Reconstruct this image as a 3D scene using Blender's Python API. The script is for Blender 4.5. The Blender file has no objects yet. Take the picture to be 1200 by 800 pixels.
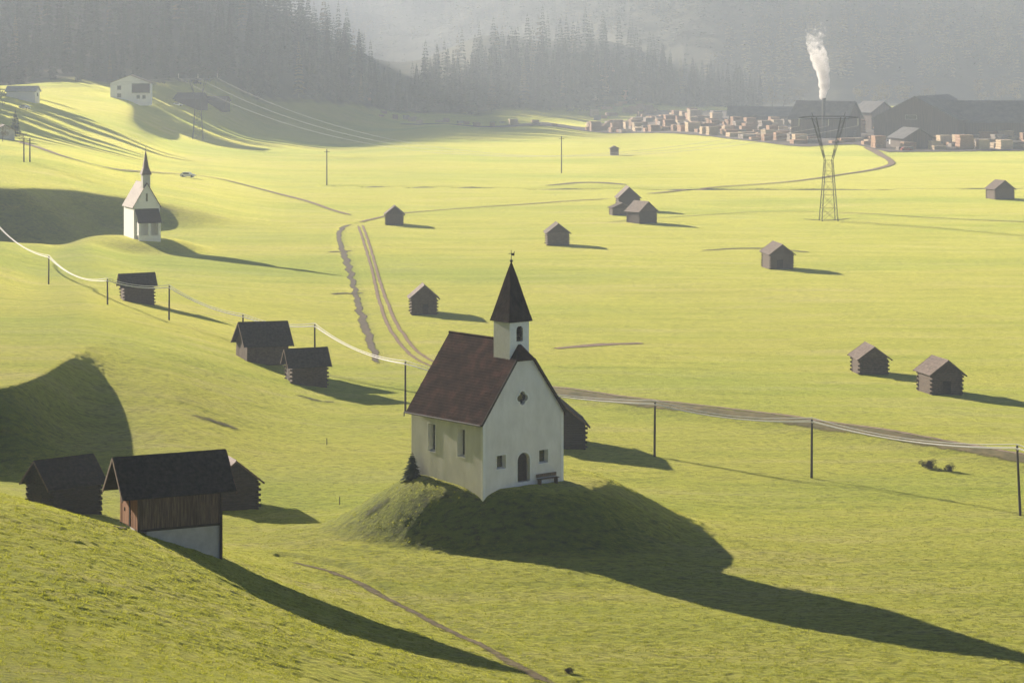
import bpy, bmesh, math, random
import numpy as np
from mathutils import Vector, Matrix
R = math.radians
SC = bpy.context.scene
COL = SC.collection

# ------------------------------------------------------------------ camera
CAMZ, FPX, HOR = 42.0, 3000.0, 50.0           # eye height, focal length and horizon in photograph pixels
cam_d = bpy.data.cameras.new('camera'); cam = bpy.data.objects.new('camera', cam_d); COL.objects.link(cam)
cam_d.sensor_width = 36.0; cam_d.lens = 36.0 * FPX / 1200.0
cam_d.shift_y = -(400 - HOR) / 1200.0
cam_d.clip_start = 1.0; cam_d.clip_end = 20000.0
cam.location = (0, 0, CAMZ); cam.rotation_euler = (R(90), 0, 0)
SC.camera = cam

# ------------------------------------------------------------------ sky, sun, exposure
SUN_EL = 17.0
SUN_TRAVEL = Vector((0.66, -0.75, 0)).normalized()
world = bpy.data.worlds.new('World'); SC.world = world; world.use_nodes = True
wn = world.node_tree; wn.nodes.clear()
w_out = wn.nodes.new('ShaderNodeOutputWorld'); w_bg = wn.nodes.new('ShaderNodeBackground')
sky = wn.nodes.new('ShaderNodeTexSky'); sky.sky_type = 'NISHITA'; sky.sun_disc = False
sky.sun_elevation = R(SUN_EL); sky.sun_rotation = math.atan2(-SUN_TRAVEL.x, -SUN_TRAVEL.y)
sky.air_density = 0.35; sky.dust_density = 0.1; sky.ozone_density = 1.0      # clear, dim morning sky
w_bg.inputs['Strength'].default_value = 0.05
wn.links.new(sky.outputs[0], w_bg.inputs['Color']); wn.links.new(w_bg.outputs[0], w_out.inputs['Surface'])
sun_d = bpy.data.lights.new('sun', 'SUN'); sun_d.energy = 5.0; sun_d.angle = R(0.5); sun_d.color = (1.0, 0.87, 0.70)
sun = bpy.data.objects.new('sun', sun_d); COL.objects.link(sun)
sd = Vector((SUN_TRAVEL.x * math.cos(R(SUN_EL)), SUN_TRAVEL.y * math.cos(R(SUN_EL)), -math.sin(R(SUN_EL))))
sun.rotation_euler = sd.to_track_quat('-Z', 'Y').to_euler(); sun.location = (-300, 500, 300)
SC.view_settings.view_transform = 'Standard'; SC.view_settings.look = 'None'
SC.view_settings.exposure = 1.3; SC.view_settings.gamma = 1.0; SC.view_settings.use_curve_mapping = False
SC.render.engine = 'CYCLES'
SC.cycles.use_denoising = True
SC.cycles.max_bounces = 6; SC.cycles.diffuse_bounces = 2; SC.cycles.glossy_bounces = 2
SC.cycles.transparent_max_bounces = 12; SC.cycles.volume_bounces = 1
HAZE_DENSITY = 0.00027

# ------------------------------------------------------------------ materials
def nmat(name):
    m = bpy.data.materials.new(name); m.use_nodes = True
    nt = m.node_tree; b = nt.nodes['Principled BSDF']
    return m, nt, b

def pmat(name, c1, c2=None, scale=1.0, rough=0.8, bump=0.0, stretch=(1, 1, 1), spec=0.3, c3=None, detail=6.0, rand=0.0, metallic=0.0):
    """procedural surface: two or three colours mixed by stretched noise, with an optional bump and a per-object tint"""
    m, nt, b = nmat(name)
    b.inputs['Roughness'].default_value = rough
    b.inputs['Specular IOR Level'].default_value = spec
    b.inputs['Metallic'].default_value = metallic
    tc = nt.nodes.new('ShaderNodeTexCoord'); mp = nt.nodes.new('ShaderNodeMapping')
    mp.inputs['Scale'].default_value = stretch
    nt.links.new(tc.outputs['Object'], mp.inputs['Vector'])
    nz = nt.nodes.new('ShaderNodeTexNoise'); nz.inputs['Scale'].default_value = scale; nz.inputs['Detail'].default_value = detail
    nz.inputs['Roughness'].default_value = 0.62
    nt.links.new(mp.outputs[0], nz.inputs['Vector'])
    cr = nt.nodes.new('ShaderNodeValToRGB')
    cr.color_ramp.elements[0].position = 0.32; cr.color_ramp.elements[1].position = 0.68
    cr.color_ramp.elements[0].color = (*c1, 1); cr.color_ramp.elements[1].color = (*(c2 or c1), 1)
    if c3:
        e = cr.color_ramp.elements.new(0.5); e.color = (*c3, 1)
    nt.links.new(nz.outputs['Fac'], cr.inputs['Fac'])
    col = cr.outputs['Color']
    if rand:
        oi = nt.nodes.new('ShaderNodeObjectInfo'); mr = nt.nodes.new('ShaderNodeMapRange')
        mr.inputs['To Min'].default_value = 1 - rand; mr.inputs['To Max'].default_value = 1 + rand
        nt.links.new(oi.outputs['Random'], mr.inputs['Value'])
        hs = nt.nodes.new('ShaderNodeHueSaturation'); nt.links.new(mr.outputs[0], hs.inputs['Value'])
        nt.links.new(col, hs.inputs['Color']); col = hs.outputs['Color']
    nt.links.new(col, b.inputs['Base Color'])
    if bump:
        bp = nt.nodes.new('ShaderNodeBump'); bp.inputs['Strength'].default_value = 0.6; bp.inputs['Distance'].default_value = bump
        nt.links.new(nz.outputs['Fac'], bp.inputs['Height']); nt.links.new(bp.outputs[0], b.inputs['Normal'])
    return m

M = {}
M['plaster'] = pmat('weathered_lime_plaster', (0.66, 0.64, 0.62), (0.80, 0.78, 0.765), 0.9, 0.9, 0.03, (1, 1, 0.45), 0.2)
M['plaster_grey'] = pmat('grey_render', (0.40, 0.39, 0.37), (0.55, 0.54, 0.52), 1.2, 0.9, 0.02)
M['white_trim'] = pmat('white_limewash_trim', (0.76, 0.75, 0.74), (0.84, 0.83, 0.82), 3, 0.85)
M['tile'] = pmat('brown_roof_tile', (0.018, 0.010, 0.009), (0.080, 0.038, 0.030), 0.9, 0.9, 0.01, (1, 1, 1), 0.04, c3=(0.038, 0.020, 0.016), detail=10)
M['spire'] = pmat('dark_spire_shingle', (0.014, 0.010, 0.009), (0.05, 0.034, 0.027), 1.5, 0.9, 0.01, (1, 1, .6), 0.05)
M['glass'] = pmat('dark_window_glass', (0.012, 0.013, 0.015), (0.02, 0.022, 0.025), 4, 0.15, spec=0.5)
M['dark_wood'] = pmat('dark_aged_wood', (0.022, 0.015, 0.011), (0.06, 0.042, 0.03), 2.5, 0.85, 0.01, (1, 1, 5))
M['log'] = pmat('weathered_log_wood', (0.05, 0.036, 0.027), (0.15, 0.11, 0.082), 3.0, 0.85, 0.01, (1, 1, 4), 0.25, rand=0.35)
M['log_black'] = pmat('sun_blackened_log_wood', (0.02, 0.015, 0.012), (0.06, 0.045, 0.035), 3.0, 0.85, 0.01, (1, 1, 4), 0.25)
M['shake'] = pmat('weathered_shake_roof', (0.07, 0.052, 0.043), (0.22, 0.16, 0.13), 3.2, 0.75, 0.01, (1, 1, 1), 0.3, rand=0.2)
M['shake_dark'] = pmat('dark_shake_roof', (0.018, 0.014, 0.013), (0.06, 0.048, 0.042), 3.2, 0.8, 0.01, (1, 1, 1), 0.3)
M['roof_red'] = pmat('faded_reddish_roof', (0.055, 0.022, 0.02), (0.11, 0.05, 0.045), 2.0, 0.7, 0.01)
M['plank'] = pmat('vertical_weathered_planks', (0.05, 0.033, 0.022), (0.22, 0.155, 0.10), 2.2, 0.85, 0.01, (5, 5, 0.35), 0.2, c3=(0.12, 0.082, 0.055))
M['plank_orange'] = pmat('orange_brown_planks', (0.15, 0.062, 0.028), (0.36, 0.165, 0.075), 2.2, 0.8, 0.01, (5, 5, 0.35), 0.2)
M['stone'] = pmat('rough_stone', (0.18, 0.17, 0.16), (0.36, 0.34, 0.31), 3, 0.9, 0.03)
M['pole'] = pmat('grey_pole_wood', (0.03, 0.024, 0.019), (0.075, 0.06, 0.047), 3, 0.85, 0.005, (6, 6, .4))
M['wire'] = pmat('bright_bare_wire', (0.8, 0.79, 0.75), (0.85, 0.84, 0.8), 1, 0.8, spec=0.3)
M['cable'] = pmat('dull_aluminium_cable', (0.3, 0.3, 0.3), (0.34, 0.34, 0.34), 1, 0.6)
M['steel'] = pmat('galvanised_steel', (0.05, 0.05, 0.05), (0.09, 0.09, 0.09), 2, 0.7, spec=0.3)
M['iron'] = pmat('black_iron', (0.02, 0.02, 0.02), (0.04, 0.035, 0.03), 6, 0.5)
M['soil'] = pmat('bare_soil', (0.075, 0.046, 0.026), (0.20, 0.135, 0.08), 1.1, 0.95, 0.06)

# ------------------------------------------------------------------ mesh helpers
class MB:
    """collects polygons, then links them as one mesh object"""
    def __init__(s): s.v = []; s.f = []
    def add(s, vs, fs):
        o = len(s.v); s.v += [tuple(v) for v in vs]; s.f += [tuple(i + o for i in f) for f in fs]
    def box(s, x0, x1, y0, y1, z0, z1):
        s.add([(x0,y0,z0),(x1,y0,z0),(x1,y1,z0),(x0,y1,z0),(x0,y0,z1),(x1,y0,z1),(x1,y1,z1),(x0,y1,z1)],
              [(0,3,2,1),(4,5,6,7),(0,1,5,4),(1,2,6,5),(2,3,7,6),(3,0,4,7)])
    def obox(s, c, ax, ay, az):
        """box from centre and three half-axis vectors"""
        c, ax, ay, az = Vector(c), Vector(ax), Vector(ay), Vector(az)
        vs = [c + i*ax + j*ay + k*az for k in (-1, 1) for j in (-1, 1) for i in (-1, 1)]
        s.add(vs, [(0,2,3,1),(4,5,7,6),(0,1,5,4),(2,6,7,3),(0,4,6,2),(1,3,7,5)])
    def tube(s, p0, p1, r0, r1=None, n=8, cap=True):
        p0, p1 = Vector(p0), Vector(p1); r1 = r0 if r1 is None else r1
        d = (p1 - p0).normalized(); a = d.orthogonal().normalized(); b = d.cross(a)
        vs = []
        for p, r in ((p0, r0), (p1, r1)):
            for i in range(n):
                t = 2*math.pi*i/n; vs.append(p + r*(math.cos(t)*a + math.sin(t)*b))
        fs = [(i, (i+1) % n, n + (i+1) % n, n + i) for i in range(n)]
        if cap: fs += [tuple(range(n-1, -1, -1)), tuple(range(n, 2*n))]
        s.add(vs, fs)
    def path(s, pts, r, n=5):
        pts = [Vector(p) for p in pts]; o = len(s.v); k = len(pts)
        for i, p in enumerate(pts):
            d = (pts[min(i+1, k-1)] - pts[max(i-1, 0)]).normalized()
            a = d.cross(Vector((0,0,1))).normalized(); b = d.cross(a)
            for j in range(n):
                t = 2*math.pi*j/n; s.v.append(tuple(p + r*(math.cos(t)*a + math.sin(t)*b)))
        for i in range(k-1):
            for j in range(n):
                s.f.append((o+i*n+j, o+i*n+(j+1) % n, o+(i+1)*n+(j+1) % n, o+(i+1)*n+j))
    def prism(s, poly, y0, y1):
        """poly of (x,z) extruded along y"""
        n = len(poly)
        s.add([(x, y0, z) for x, z in poly] + [(x, y1, z) for x, z in poly],
              [tuple(range(n-1, -1, -1)), tuple(range(n, 2*n))] + [(i, (i+1) % n, n+(i+1) % n, n+i) for i in range(n)])
    def build(s, name, mat, parent=None, smooth=False):
        me = bpy.data.meshes.new(name); me.from_pydata(s.v, [], s.f); me.update()
        bm = bmesh.new(); bm.from_mesh(me); bmesh.ops.recalc_face_normals(bm, faces=bm.faces); bm.to_mesh(me); bm.free()
        return link(name, me, mat, parent, smooth)

def link(name, me, mat, parent=None, smooth=False):
    if mat is not None and not me.materials: me.materials.append(mat)
    if smooth: me.polygons.foreach_set('use_smooth', [True]*len(me.polygons))
    o = bpy.data.objects.new(name, me); COL.objects.link(o)
    if parent is not None: o.parent = parent
    return o

def tag(o, label=None, cat=None, group=None, kind=None):
    if label: o['label'] = label
    if cat: o['category'] = cat
    if group: o['group'] = group
    if kind: o['kind'] = kind
    return o

def empty(name, loc, rz=0.0, label=None, cat=None, group=None):
    o = bpy.data.objects.new(name, None); COL.objects.link(o); o.empty_display_size = 0.5
    o.location = loc; o.rotation_euler = (0, 0, rz)
    return tag(o, label, cat, group)

def np_mesh(name, V, F, smooth=False):
    """mesh from numpy arrays, all faces with the same corner count"""
    V = np.asarray(V, np.float32); F = np.asarray(F, np.int32); k = F.shape[1]
    me = bpy.data.meshes.new(name)
    me.vertices.add(len(V)); me.vertices.foreach_set('co', V.ravel())
    me.loops.add(F.size); me.loops.foreach_set('vertex_index', F.ravel())
    me.polygons.add(len(F)); me.polygons.foreach_set('loop_start', np.arange(0, F.size, k, dtype=np.int32))
    me.polygons.foreach_set('loop_total', np.full(len(F), k, np.int32))
    if smooth: me.polygons.foreach_set('use_smooth', np.ones(len(F), bool))
    me.update(calc_edges=True); me.validate()
    return me

def noise2(x, y, seed=0):
    """smooth 2-D gradient noise, about -0.7..0.7"""
    xi = np.floor(x).astype(np.int64); yi = np.floor(y).astype(np.int64); xf = x - xi; yf = y - yi
    def g(ix, iy, dx, dy):
        h = (ix*374761393 + iy*668265263 + seed*974634777) & 0xFFFFFFFF
        h = ((h ^ (h >> 13))*1274126177) & 0xFFFFFFFF; h = h ^ (h >> 16)
        a = (h & 0xFFFF) * (2*math.pi/65536.0)
        return np.cos(a)*dx + np.sin(a)*dy
    u = xf*xf*xf*(xf*(xf*6-15)+10); v = yf*yf*yf*(yf*(yf*6-15)+10)
    a = g(xi, yi, xf, yf)*(1-u) + g(xi+1, yi, xf-1, yf)*u
    b = g(xi, yi+1, xf, yf-1)*(1-u) + g(xi+1, yi+1, xf-1, yf-1)*u
    return a*(1-v) + b*v

def sstep(a, b, x):
    t = np.clip((x-a)/(b-a), 0, 1); return t*t*(3-2*t)

# ------------------------------------------------------------------ terrain heights
# survey points: photograph column, row and height above the valley floor -> distance follows
def dist(py, z): return FPX*(CAMZ - z)/(py - HOR)
SURV = [
 # hill behind it running down to the floor
 (0,340,1.6),(100,380,1.2),(200,420,0.8),(250,500,0.6),(200,370,0.2),(-100,340,2.5),(-100,300,2),
 (300,500,0.4),(300,440,0.3),(100,340,0.4),
 # terrace behind the white chapel
 (0,165,9),(0,145,13),(100,170,6),(-100,160,11),(250,200,0.8),(0,112,21),(150,118,18),(300,130,8),(450,129,1.5),(200,160,4.5),
 (-200,150,12),(-200,112,21),(330,160,1.5),(230,225,0.4),
 (0,284,4.0),(50,284,3.8),(100,283,3.4),(-100,284,4.2),(60,310,0.6),(200,300,0.2),
]
PTS = [(px-600, dist(py, z), z) for px, py, z in SURV]
# hollow hidden behind the rim, and forest hill, given by distance directly (column, distance, height)
PTS += [(c-600, D, z) for c, D, z in [
 (0,543,-2.6),(60,545,-2.4),(110,552,-1.2),(-100,543,-2.5),(0,600,0),(60,620,0),(130,620,0),(-100,600,0),(0,680,2),(100,700,1.5),
 (0,1130,20),(150,1130,20),(-200,1150,18),(0,1220,30),(150,1220,38),(0,1340,54),(150,1340,66),(250,1300,38),(250,1400,66),(-200,1300,42),(-200,1500,70),
 (0,1550,96),(150,1550,92),(300,1330,10),(300,1450,44),(300,1600,66),(400,1430,5),(400,1560,24),(400,1720,34),(470,1620,2),(470,1780,6),
 (560,1660,1),(560,1800,42),(640,1650,0.5),(640,1790,44),(700,1640,0.3),(700,1780,36),(760,1640,0.3),(760,1780,24),(800,1640,0),(800,1760,10),(890,1650,0),(890,1800,0),
 (300,1850,70),(0,1850,95),(640,1950,40),(-500,1200,22),(-500,1700,60),(-500,800,16),(-500,500,10),(-500,300,4),(-500,200,1),(-500,130,1)]]
# flat valley floor
for c, D in [(0,150),(-200,150),(200,150),(0,200),(200,200),(-200,200),(0,250),(150,250),(-200,250),(300,240),(420,168),(700,150),(900,150),(1200,150),(1600,150),(2100,150),(760,175),(1000,172),(1250,175),(480,196),(700,200),(900,205),(1200,205),(1600,205),(2100,220),
             (420,228),(380,240),(520,235),(700,240),(900,250),(1200,260),(1600,260),(2100,300),(450,290),(620,300),(800,310),(1000,320),(1250,330),(1700,340),
             (300,350),(400,380),(550,390),(700,400),(900,400),(1100,410),(1400,400),(2100,420),(250,430),(350,480),(500,500),(650,520),(800,520),(1000,530),(1250,540),(1700,540),
             (330,600),(450,640),(600,650),(750,660),(900,660),(1100,680),(1400,680),(2100,680),(350,760),(470,820),(600,850),(750,860),(950,860),(1200,880),(1600,880),(2100,900),
             (450,1050),(600,1100),(750,1120),(900,1150),(1100,1150),(1400,1150),(2100,1200),(520,1350),(640,1400),(780,1450),(950,1450),(1150,1450),(1400,1450),(2100,1500),
             (1000,1700),(1200,1700),(1600,1700),(2100,1800),(900,2000),(1200,2000),(2100,2100),(40,425),(120,400),(160,480),(230,510)]:
    PTS.append((c-600, D, 0.0))
PA = np.array(PTS, float)
KW = 400.0
PU, PW, PZ = PA[:,0], KW*np.log(PA[:,1]), PA[:,2]
def tps_k(r2): return np.where(r2 > 1e-9, 0.5*r2*np.log(np.maximum(r2, 1e-9)), 0.0)
_S = 300.0
n_ = len(PA)
_A = np.zeros((n_+3, n_+3))
_dx = (PU[:,None]-PU[None,:])/_S; _dy = (PW[:,None]-PW[None,:])/_S
_A[:n_,:n_] = tps_k(_dx**2+_dy**2) + np.eye(n_)*0.012
_P = np.stack([np.ones(n_), PU/_S, PW/_S], 1)
_A[:n_,n_:] = _P; _A[n_:,:n_] = _P.T
_W = np.linalg.solve(_A, np.concatenate([PZ, np.zeros(3)]))

MC = np.array([0.9, 217.0])                   # crown of the chapel knoll
def seg_dist(x, y, pts):
    """distance to a polyline and signed side"""
    best = np.full(x.shape, 1e9); side = np.zeros(x.shape)
    for (ax, ay), (bx, by) in zip(pts[:-1], pts[1:]):
        dx, dy = bx-ax, by-ay; L2 = dx*dx+dy*dy
        t = np.clip(((x-ax)*dx+(y-ay)*dy)/L2, 0, 1)
        d = np.hypot(x-ax-t*dx, y-ay-t*dy); m = d < best
        best = np.where(m, d, best); side = np.where(m, np.sign(dx*(y-ay)-dy*(x-ax)), side)
    return best, side
def flat(px, py, z=0.0):
    D = dist(py, z); return ((px-600)*D/FPX, D)
DITCH = [flat(*p) for p in [(445,432),(434,400),(424,370),(417,345),(411,320),(403,298),(396,278),(399,266),(418,260)]]
DITCH_FAR = [flat(*p) for p in [(380,217),(560,220),(700,221),(900,222),(1100,221),(1300,220)]]
ROAD = [flat(*p) for p in [(560,446),(640,458),(760,474),(860,487),(950,499),(1060,515),(1200,539),(1300,556)]]
RUT = [flat(*p) for p in [(330,660),(400,672),(450,698),(510,730),(560,752),(610,780),(650,800)]]

def smi(u, xs, ys):
    return sum(np.interp(u+o, xs, ys) for o in (-40, -24, -8, 8, 24, 40))/6
TERR = [((c-600)*D/FPX, D) for c, D in [(-400,540),(-100,541),(0,543),(60,546),(110,554),(150,566),(200,574),(290,574)]]

def height(u, D):
    x = u*D/FPX
    w = KW*np.log(D); z = np.full(u.shape, _W[n_]) + _W[n_+1]*u/_S + _W[n_+2]*w/_S
    for k in range(n_):
        z += _W[k]*tps_k(((u-PU[k])/_S)**2 + ((w-PW[k])/_S)**2)
    z = z*(1-sstep(1900, 2300, D))*sstep(60, 115, D) + 9*(1-sstep(60, 115, D))
    # grassy spur on the near left, falling across its length
    sa_, sc_ = 0.66*x-0.75*D, 0.75*x+0.66*D
    c0 = np.interp(sa_, [-160, -118], [88, 64]); c1 = np.interp(sa_, [-160, -118], [126, 118])
    z += 9.75*(1-sstep(0, 1, (sc_-c0)/(c1-c0)))*(1-sstep(210, 265, -sa_))*sstep(60, 115, D)
    # steep bank left of the barns and terrace edge behind the white chapel
    d = D-smi(u, [-900, -600, -510, -460, -430, -400, -300], [255, 247, 243, 236, 228, 224, 230])
    wd = smi(u, [-620, -590, -565, -540, -510, -470, -250], [12, 13, 16, 28, 50, 75, 95])
    z += 6.8*(1-sstep(470, 560, D))*sstep(0, 1, d/wd)*(1-0.8*sstep(30, 250, d))*(1-sstep(-520, -170, u))
    m = (D > 500) & (D < 1100) & (u < -250)
    d, sgn = seg_dist(x[m], D[m], TERR); d = d*np.maximum(sgn, 0)
    z[m] += smi(u[m], [-900, -600, -540, -490, -450, -400, -340, -305], [12.5, 12, 11, 8.7, 6.4, 4.6, 2.0, 0])*sstep(0, 24, d)*(1-sstep(70, 330, d)*0.7)
    # chapel knoll
    rx, ry = x-MC[0], D-MC[1]
    rx = np.where(rx < 0, rx*0.74, rx); ry = np.where(ry < 0, ry*1.08, ry)
    ca, sa = 0.77, 0.64
    a = (rx*ca+ry*sa)/1.02; b = (-rx*sa+ry*ca)/1.0
    r = np.hypot(a, b)*(1+0.05*noise2(x*0.09+5, D*0.09, 3))
    rr_ = (a+b*0.2)/np.maximum(r, 0.5)
    z += 4.45*(1-sstep(5.6, 14.6+3.0*rr_, r)) + 0.9*(1-sstep(6, 30, r)) + 0.35*np.clip((-rx*0.64+ry*0.77)/6, -1, 1)*(1-sstep(6, 16, r))
    # knoll of the white chapel
    wx, wy = flat(168, 281, 2.5)
    z += 2.2*(1-sstep(4.5, 16, np.hypot(x-wx, (D-wy)*0.8)))
    # ditch, rut, road bank
    near = (D > 240) & (D < 640) & (u > -260) & (u < -60)
    d, _ = seg_dist(x[near], D[near], DITCH); z[near] -= 0.15*(1-sstep(0.2, 1.8, d+0.2*noise2(x[near]/2.5, D[near]/9, 15)))
    far = (D > 650) & (D < 820)
    d, _ = seg_dist(x[far], D[far], DITCH_FAR); z[far] -= 0.9*(1-sstep(0.5, 3.2, d))
    rd = (D > 200) & (D < 420) & (u > -60)
    d, sgn = seg_dist(x[rd], D[rd], ROAD); sdist = d*sgn
    z[rd] += 0.55*sstep(-7.5, -1.2, sdist)*(1-sstep(4, 60, sdist))*sstep(-60, 30, u[rd])
    ru = (D < 230) & (u > -320) & (u < 120)
    d, sgn = seg_dist(x[ru], D[ru], RUT); z[ru] += -0.14*(1-sstep(0.1, 1.1, d)) + 0.1*np.exp(-((d*sgn-1.6)/0.8)**2)
    # undulation of the meadows, fading out where the floor is far
    z += 0.55*noise2(x/38, D/52, 11)*(1-sstep(900, 1500, D)) + 0.16*noise2(x/9+3, D/13, 12)*(1-sstep(500, 900, D))
    z += 0.05*noise2(x/2.3, D/2.9, 13)*(1-sstep(300, 600, D))
    # mountain flank behind the forest
    db = sum(np.interp(u+o_, [-1600, -300, -100, 60, 260, 1600], [2500, 2600, 2500, 2150, 1790, 1700]) for o_ in (-100, -60, -20, 20, 60, 100))/6+35*noise2(u/70, u*0+3, 23)
    t = np.maximum(D-db, 0)
    z += 150*(1-np.exp(-t*0.5/150)) * (0.93 + 0.09*noise2(x/170, D/170, 21)) + sstep(0, 80, t)*(7*noise2(x/60, D/60, 22))
    return z

cols = np.concatenate([np.linspace(-1600, -700, 60, endpoint=False), np.arange(-700, 700, 1.5), np.linspace(700, 1600, 61)])
rpy = np.arange(905, 120, -0.9)
rows = np.concatenate([[95, 105, 120, 130, 138], FPX*CAMZ/(rpy-HOR), np.arange(1815, 2700, 18), np.arange(2700, 4201, 100)])
rows = rows[np.concatenate([[True], np.diff(rows) > 0])]
UU, DD = np.meshgrid(cols, rows)
ZZ = height(UU, DD)
XX = UU*DD/FPX
# turf relief: tussocks in the near meadow
TUFT = 1-sstep(190, 420, DD)
_tn = noise2(XX/0.75, DD/0.6, 31); _tm = noise2(XX/1.3+9, DD/1.7, 32)
ZZ += TUFT*(0.085*_tn + 0.05*np.maximum(_tm, -0.2))
nr, nc = ZZ.shape

def ground(x, y):
    x = np.asarray(x, float); y = np.asarray(y, float)
    fi = np.interp(y, rows, np.arange(nr)); fj = np.interp(x*FPX/y, cols, np.arange(nc))
    i = np.clip(fi.astype(int), 0, nr-2); j = np.clip(fj.astype(int), 0, nc-2); a = fi-i; b = fj-j
    return (ZZ[i,j]*(1-b)+ZZ[i,j+1]*b)*(1-a) + (ZZ[i+1,j]*(1-b)+ZZ[i+1,j+1]*b)*a
def gz(x, y): return float(ground(x, y))
_Dm = np.exp(np.linspace(math.log(120), math.log(2400), 9000))
def at(px, py):
    """where the sight line through a photograph pixel first meets the ground"""
    zr = CAMZ-(py-HOR)*_Dm/FPX; g = ground((px-600)*_Dm/FPX, _Dm)
    k = np.argmax(g >= zr); D = _Dm[k] if (g >= zr).any() else 2000.0
    x = (px-600)*D/FPX
    return Vector((x, D, gz(x, D)))
def face(u, D, z):  return Vector((u*D/FPX, D, z))

# ------------------------------------------------------------------ meadow material and mesh
def grass_material(name, blades=False):
    m, nt, b = nmat(name)
    N, Lk = nt.nodes, nt.links
    geo = N.new('ShaderNodeNewGeometry')
    def noise(scale, stretch, detail=5, rough=0.6):
        mp = N.new('ShaderNodeMapping'); mp.inputs['Scale'].default_value = stretch
        Lk.new(geo.outputs['Position'], mp.inputs['Vector'])
        t = N.new('ShaderNodeTexNoise'); t.inputs['Scale'].default_value = scale; t.inputs['Detail'].default_value = detail
        t.inputs['Roughness'].default_value = rough; Lk.new(mp.outputs[0], t.inputs['Vector']); return t.outputs['Fac']
    def ramp(f, stops):
        r = N.new('ShaderNodeValToRGB')
        for i, (p, c) in enumerate(stops):
            e = r.color_ramp.elements[i] if i < 2 else r.color_ramp.elements.new(p)
            e.position = p; e.color = (*c, 1)
        Lk.new(f, r.inputs['Fac']); return r.outputs['Color']
    def mix(a, c, f, mode='MIX'):
        x = N.new('ShaderNodeMix'); x.data_type = 'RGBA'; x.blend_type = mode
        if isinstance(f, float): x.inputs[0].default_value = f
        else: Lk.new(f, x.inputs[0])
        Lk.new(a, x.inputs[6]); Lk.new(c, x.inputs[7]); return x.outputs[2]
    big = ramp(noise(0.012, (1, 0.6, 1), 4), [(0.35, (0.050, 0.125, 0.001)), (0.65, (0.105, 0.150, 0.003))])
    streak = ramp(noise(0.5, (0.10, 0.8, 1), 6, 0.65), [(0.30, (0.030, 0.062, 0.002)), (0.52, (0.085, 0.125, 0.004)), (0.78, (0.18, 0.165, 0.014))])
    c = mix(big, streak, 0.55)
    fine = ramp(noise(2.2, (0.55, 1, 1), 8, 0.74), [(0.36, (0.16, 0.20, 0.16)), (0.53, (1, 1, 1)), (0.8, (1.5, 1.35, 1.2))])
    c = mix(c, fine, 0.85, 'MULTIPLY')
    Lk.new(c, b.inputs['Base Color'])
    b.inputs['Roughness'].default_value = 0.85; b.inputs['Specular IOR Level'].default_value = 0.15
    b.inputs['Sheen Weight'].default_value = 1.0; b.inputs['Sheen Roughness'].default_value = 0.33; sh = ramp(noise(0.22, (0.14, 1.0, 1), 7, 0.68), [(0.28, (0.66, 0.69, 0.10)), (0.5, (0.92, 0.90, 0.17)), (0.70, (1.0, 0.91, 0.34))])
    sh = mix(sh, fine, 0.5, 'MULTIPLY')
    sh = mix(sh, ramp(noise(0.018, (0.35, 1, 1), 5), [(0.34, (0.62, 0.74, 0.55)), (0.5, (0.97, 0.97, 0.9)), (0.68, (1.0, 0.96, 1.0))]), 0.8, 'MULTIPLY')
    Lk.new(sh, b.inputs['Sheen Tint'])
    if not blades:                                      # needle litter under the woods
        wa = N.new('ShaderNodeAttribute'); wa.attribute_name = 'woodland'
        lit = ramp(noise(0.06, (1, 1, 1), 5), [(0.35, (0.02, 0.026, 0.010)), (0.7, (0.06, 0.055, 0.022))])
        c = mix(c, lit, wa.outputs['Fac']); Lk.new(c, b.inputs['Base Color'])
        mm = N.new('ShaderNodeMath'); mm.operation = 'MULTIPLY_ADD'; mm.inputs[1].default_value = -1.0; mm.inputs[2].default_value = 1.0
        Lk.new(wa.outputs['Fac'], mm.inputs[0]); Lk.new(mm.outputs[0], b.inputs['Sheen Weight'])
    bp = N.new('ShaderNodeBump'); bp.inputs['Strength'].default_value = 0.75; bp.inputs['Distance'].default_value = 0.22
    Lk.new(noise(3.2, (1, 1, 1), 8, 0.75), bp.inputs['Height'])
    if not blades:
        Lk.new(bp.outputs[0], b.inputs['Normal'])
    else:
        tr = N.new('ShaderNodeBsdfTranslucent'); ms = N.new('ShaderNodeMixShader'); ms.inputs[0].default_value = 0.65
        tr.inputs['Color'].default_value = (0.34, 0.36, 0.03, 1)
        Lk.new(b.outputs[0], ms.inputs[1]); Lk.new(tr.outputs[0], ms.inputs[2])
        Lk.new(ms.outputs[0], N['Material Output'].inputs['Surface'])
    return m
M['grass'] = grass_material('meadow_grass')
M['blade'] = grass_material('grass_blades', True)

idx = np.arange(nr*nc).reshape(nr, nc)
F = np.stack([idx[:-1,:-1], idx[:-1,1:], idx[1:,1:], idx[1:,:-1]], -1).reshape(-1, 4)
V = np.stack([XX, DD, ZZ], -1).reshape(-1, 3)
me = np_mesh('meadow_ground', V, F, True)
PXB = [-1000, -400, 0, 150, 230, 300, 400, 480, 560, 640, 700, 760, 890, 1000, 2200]
BASE = [1320, 1230, 1125, 1120, 1185, 1315, 1430, 1580, 1575, 1590, 1610, 1630, 1650, 1690, 1690]
wd_ = sstep(-8, 12, DD-np.interp(UU+600, PXB, BASE)+14*noise2(XX/25, DD/25, 51))
at_ = me.attributes.new('woodland', 'FLOAT', 'POINT'); at_.data.foreach_set('value', wd_.ravel().astype(np.float32))
tag(link('meadow_ground', me, M['grass']), kind='structure')

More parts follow.
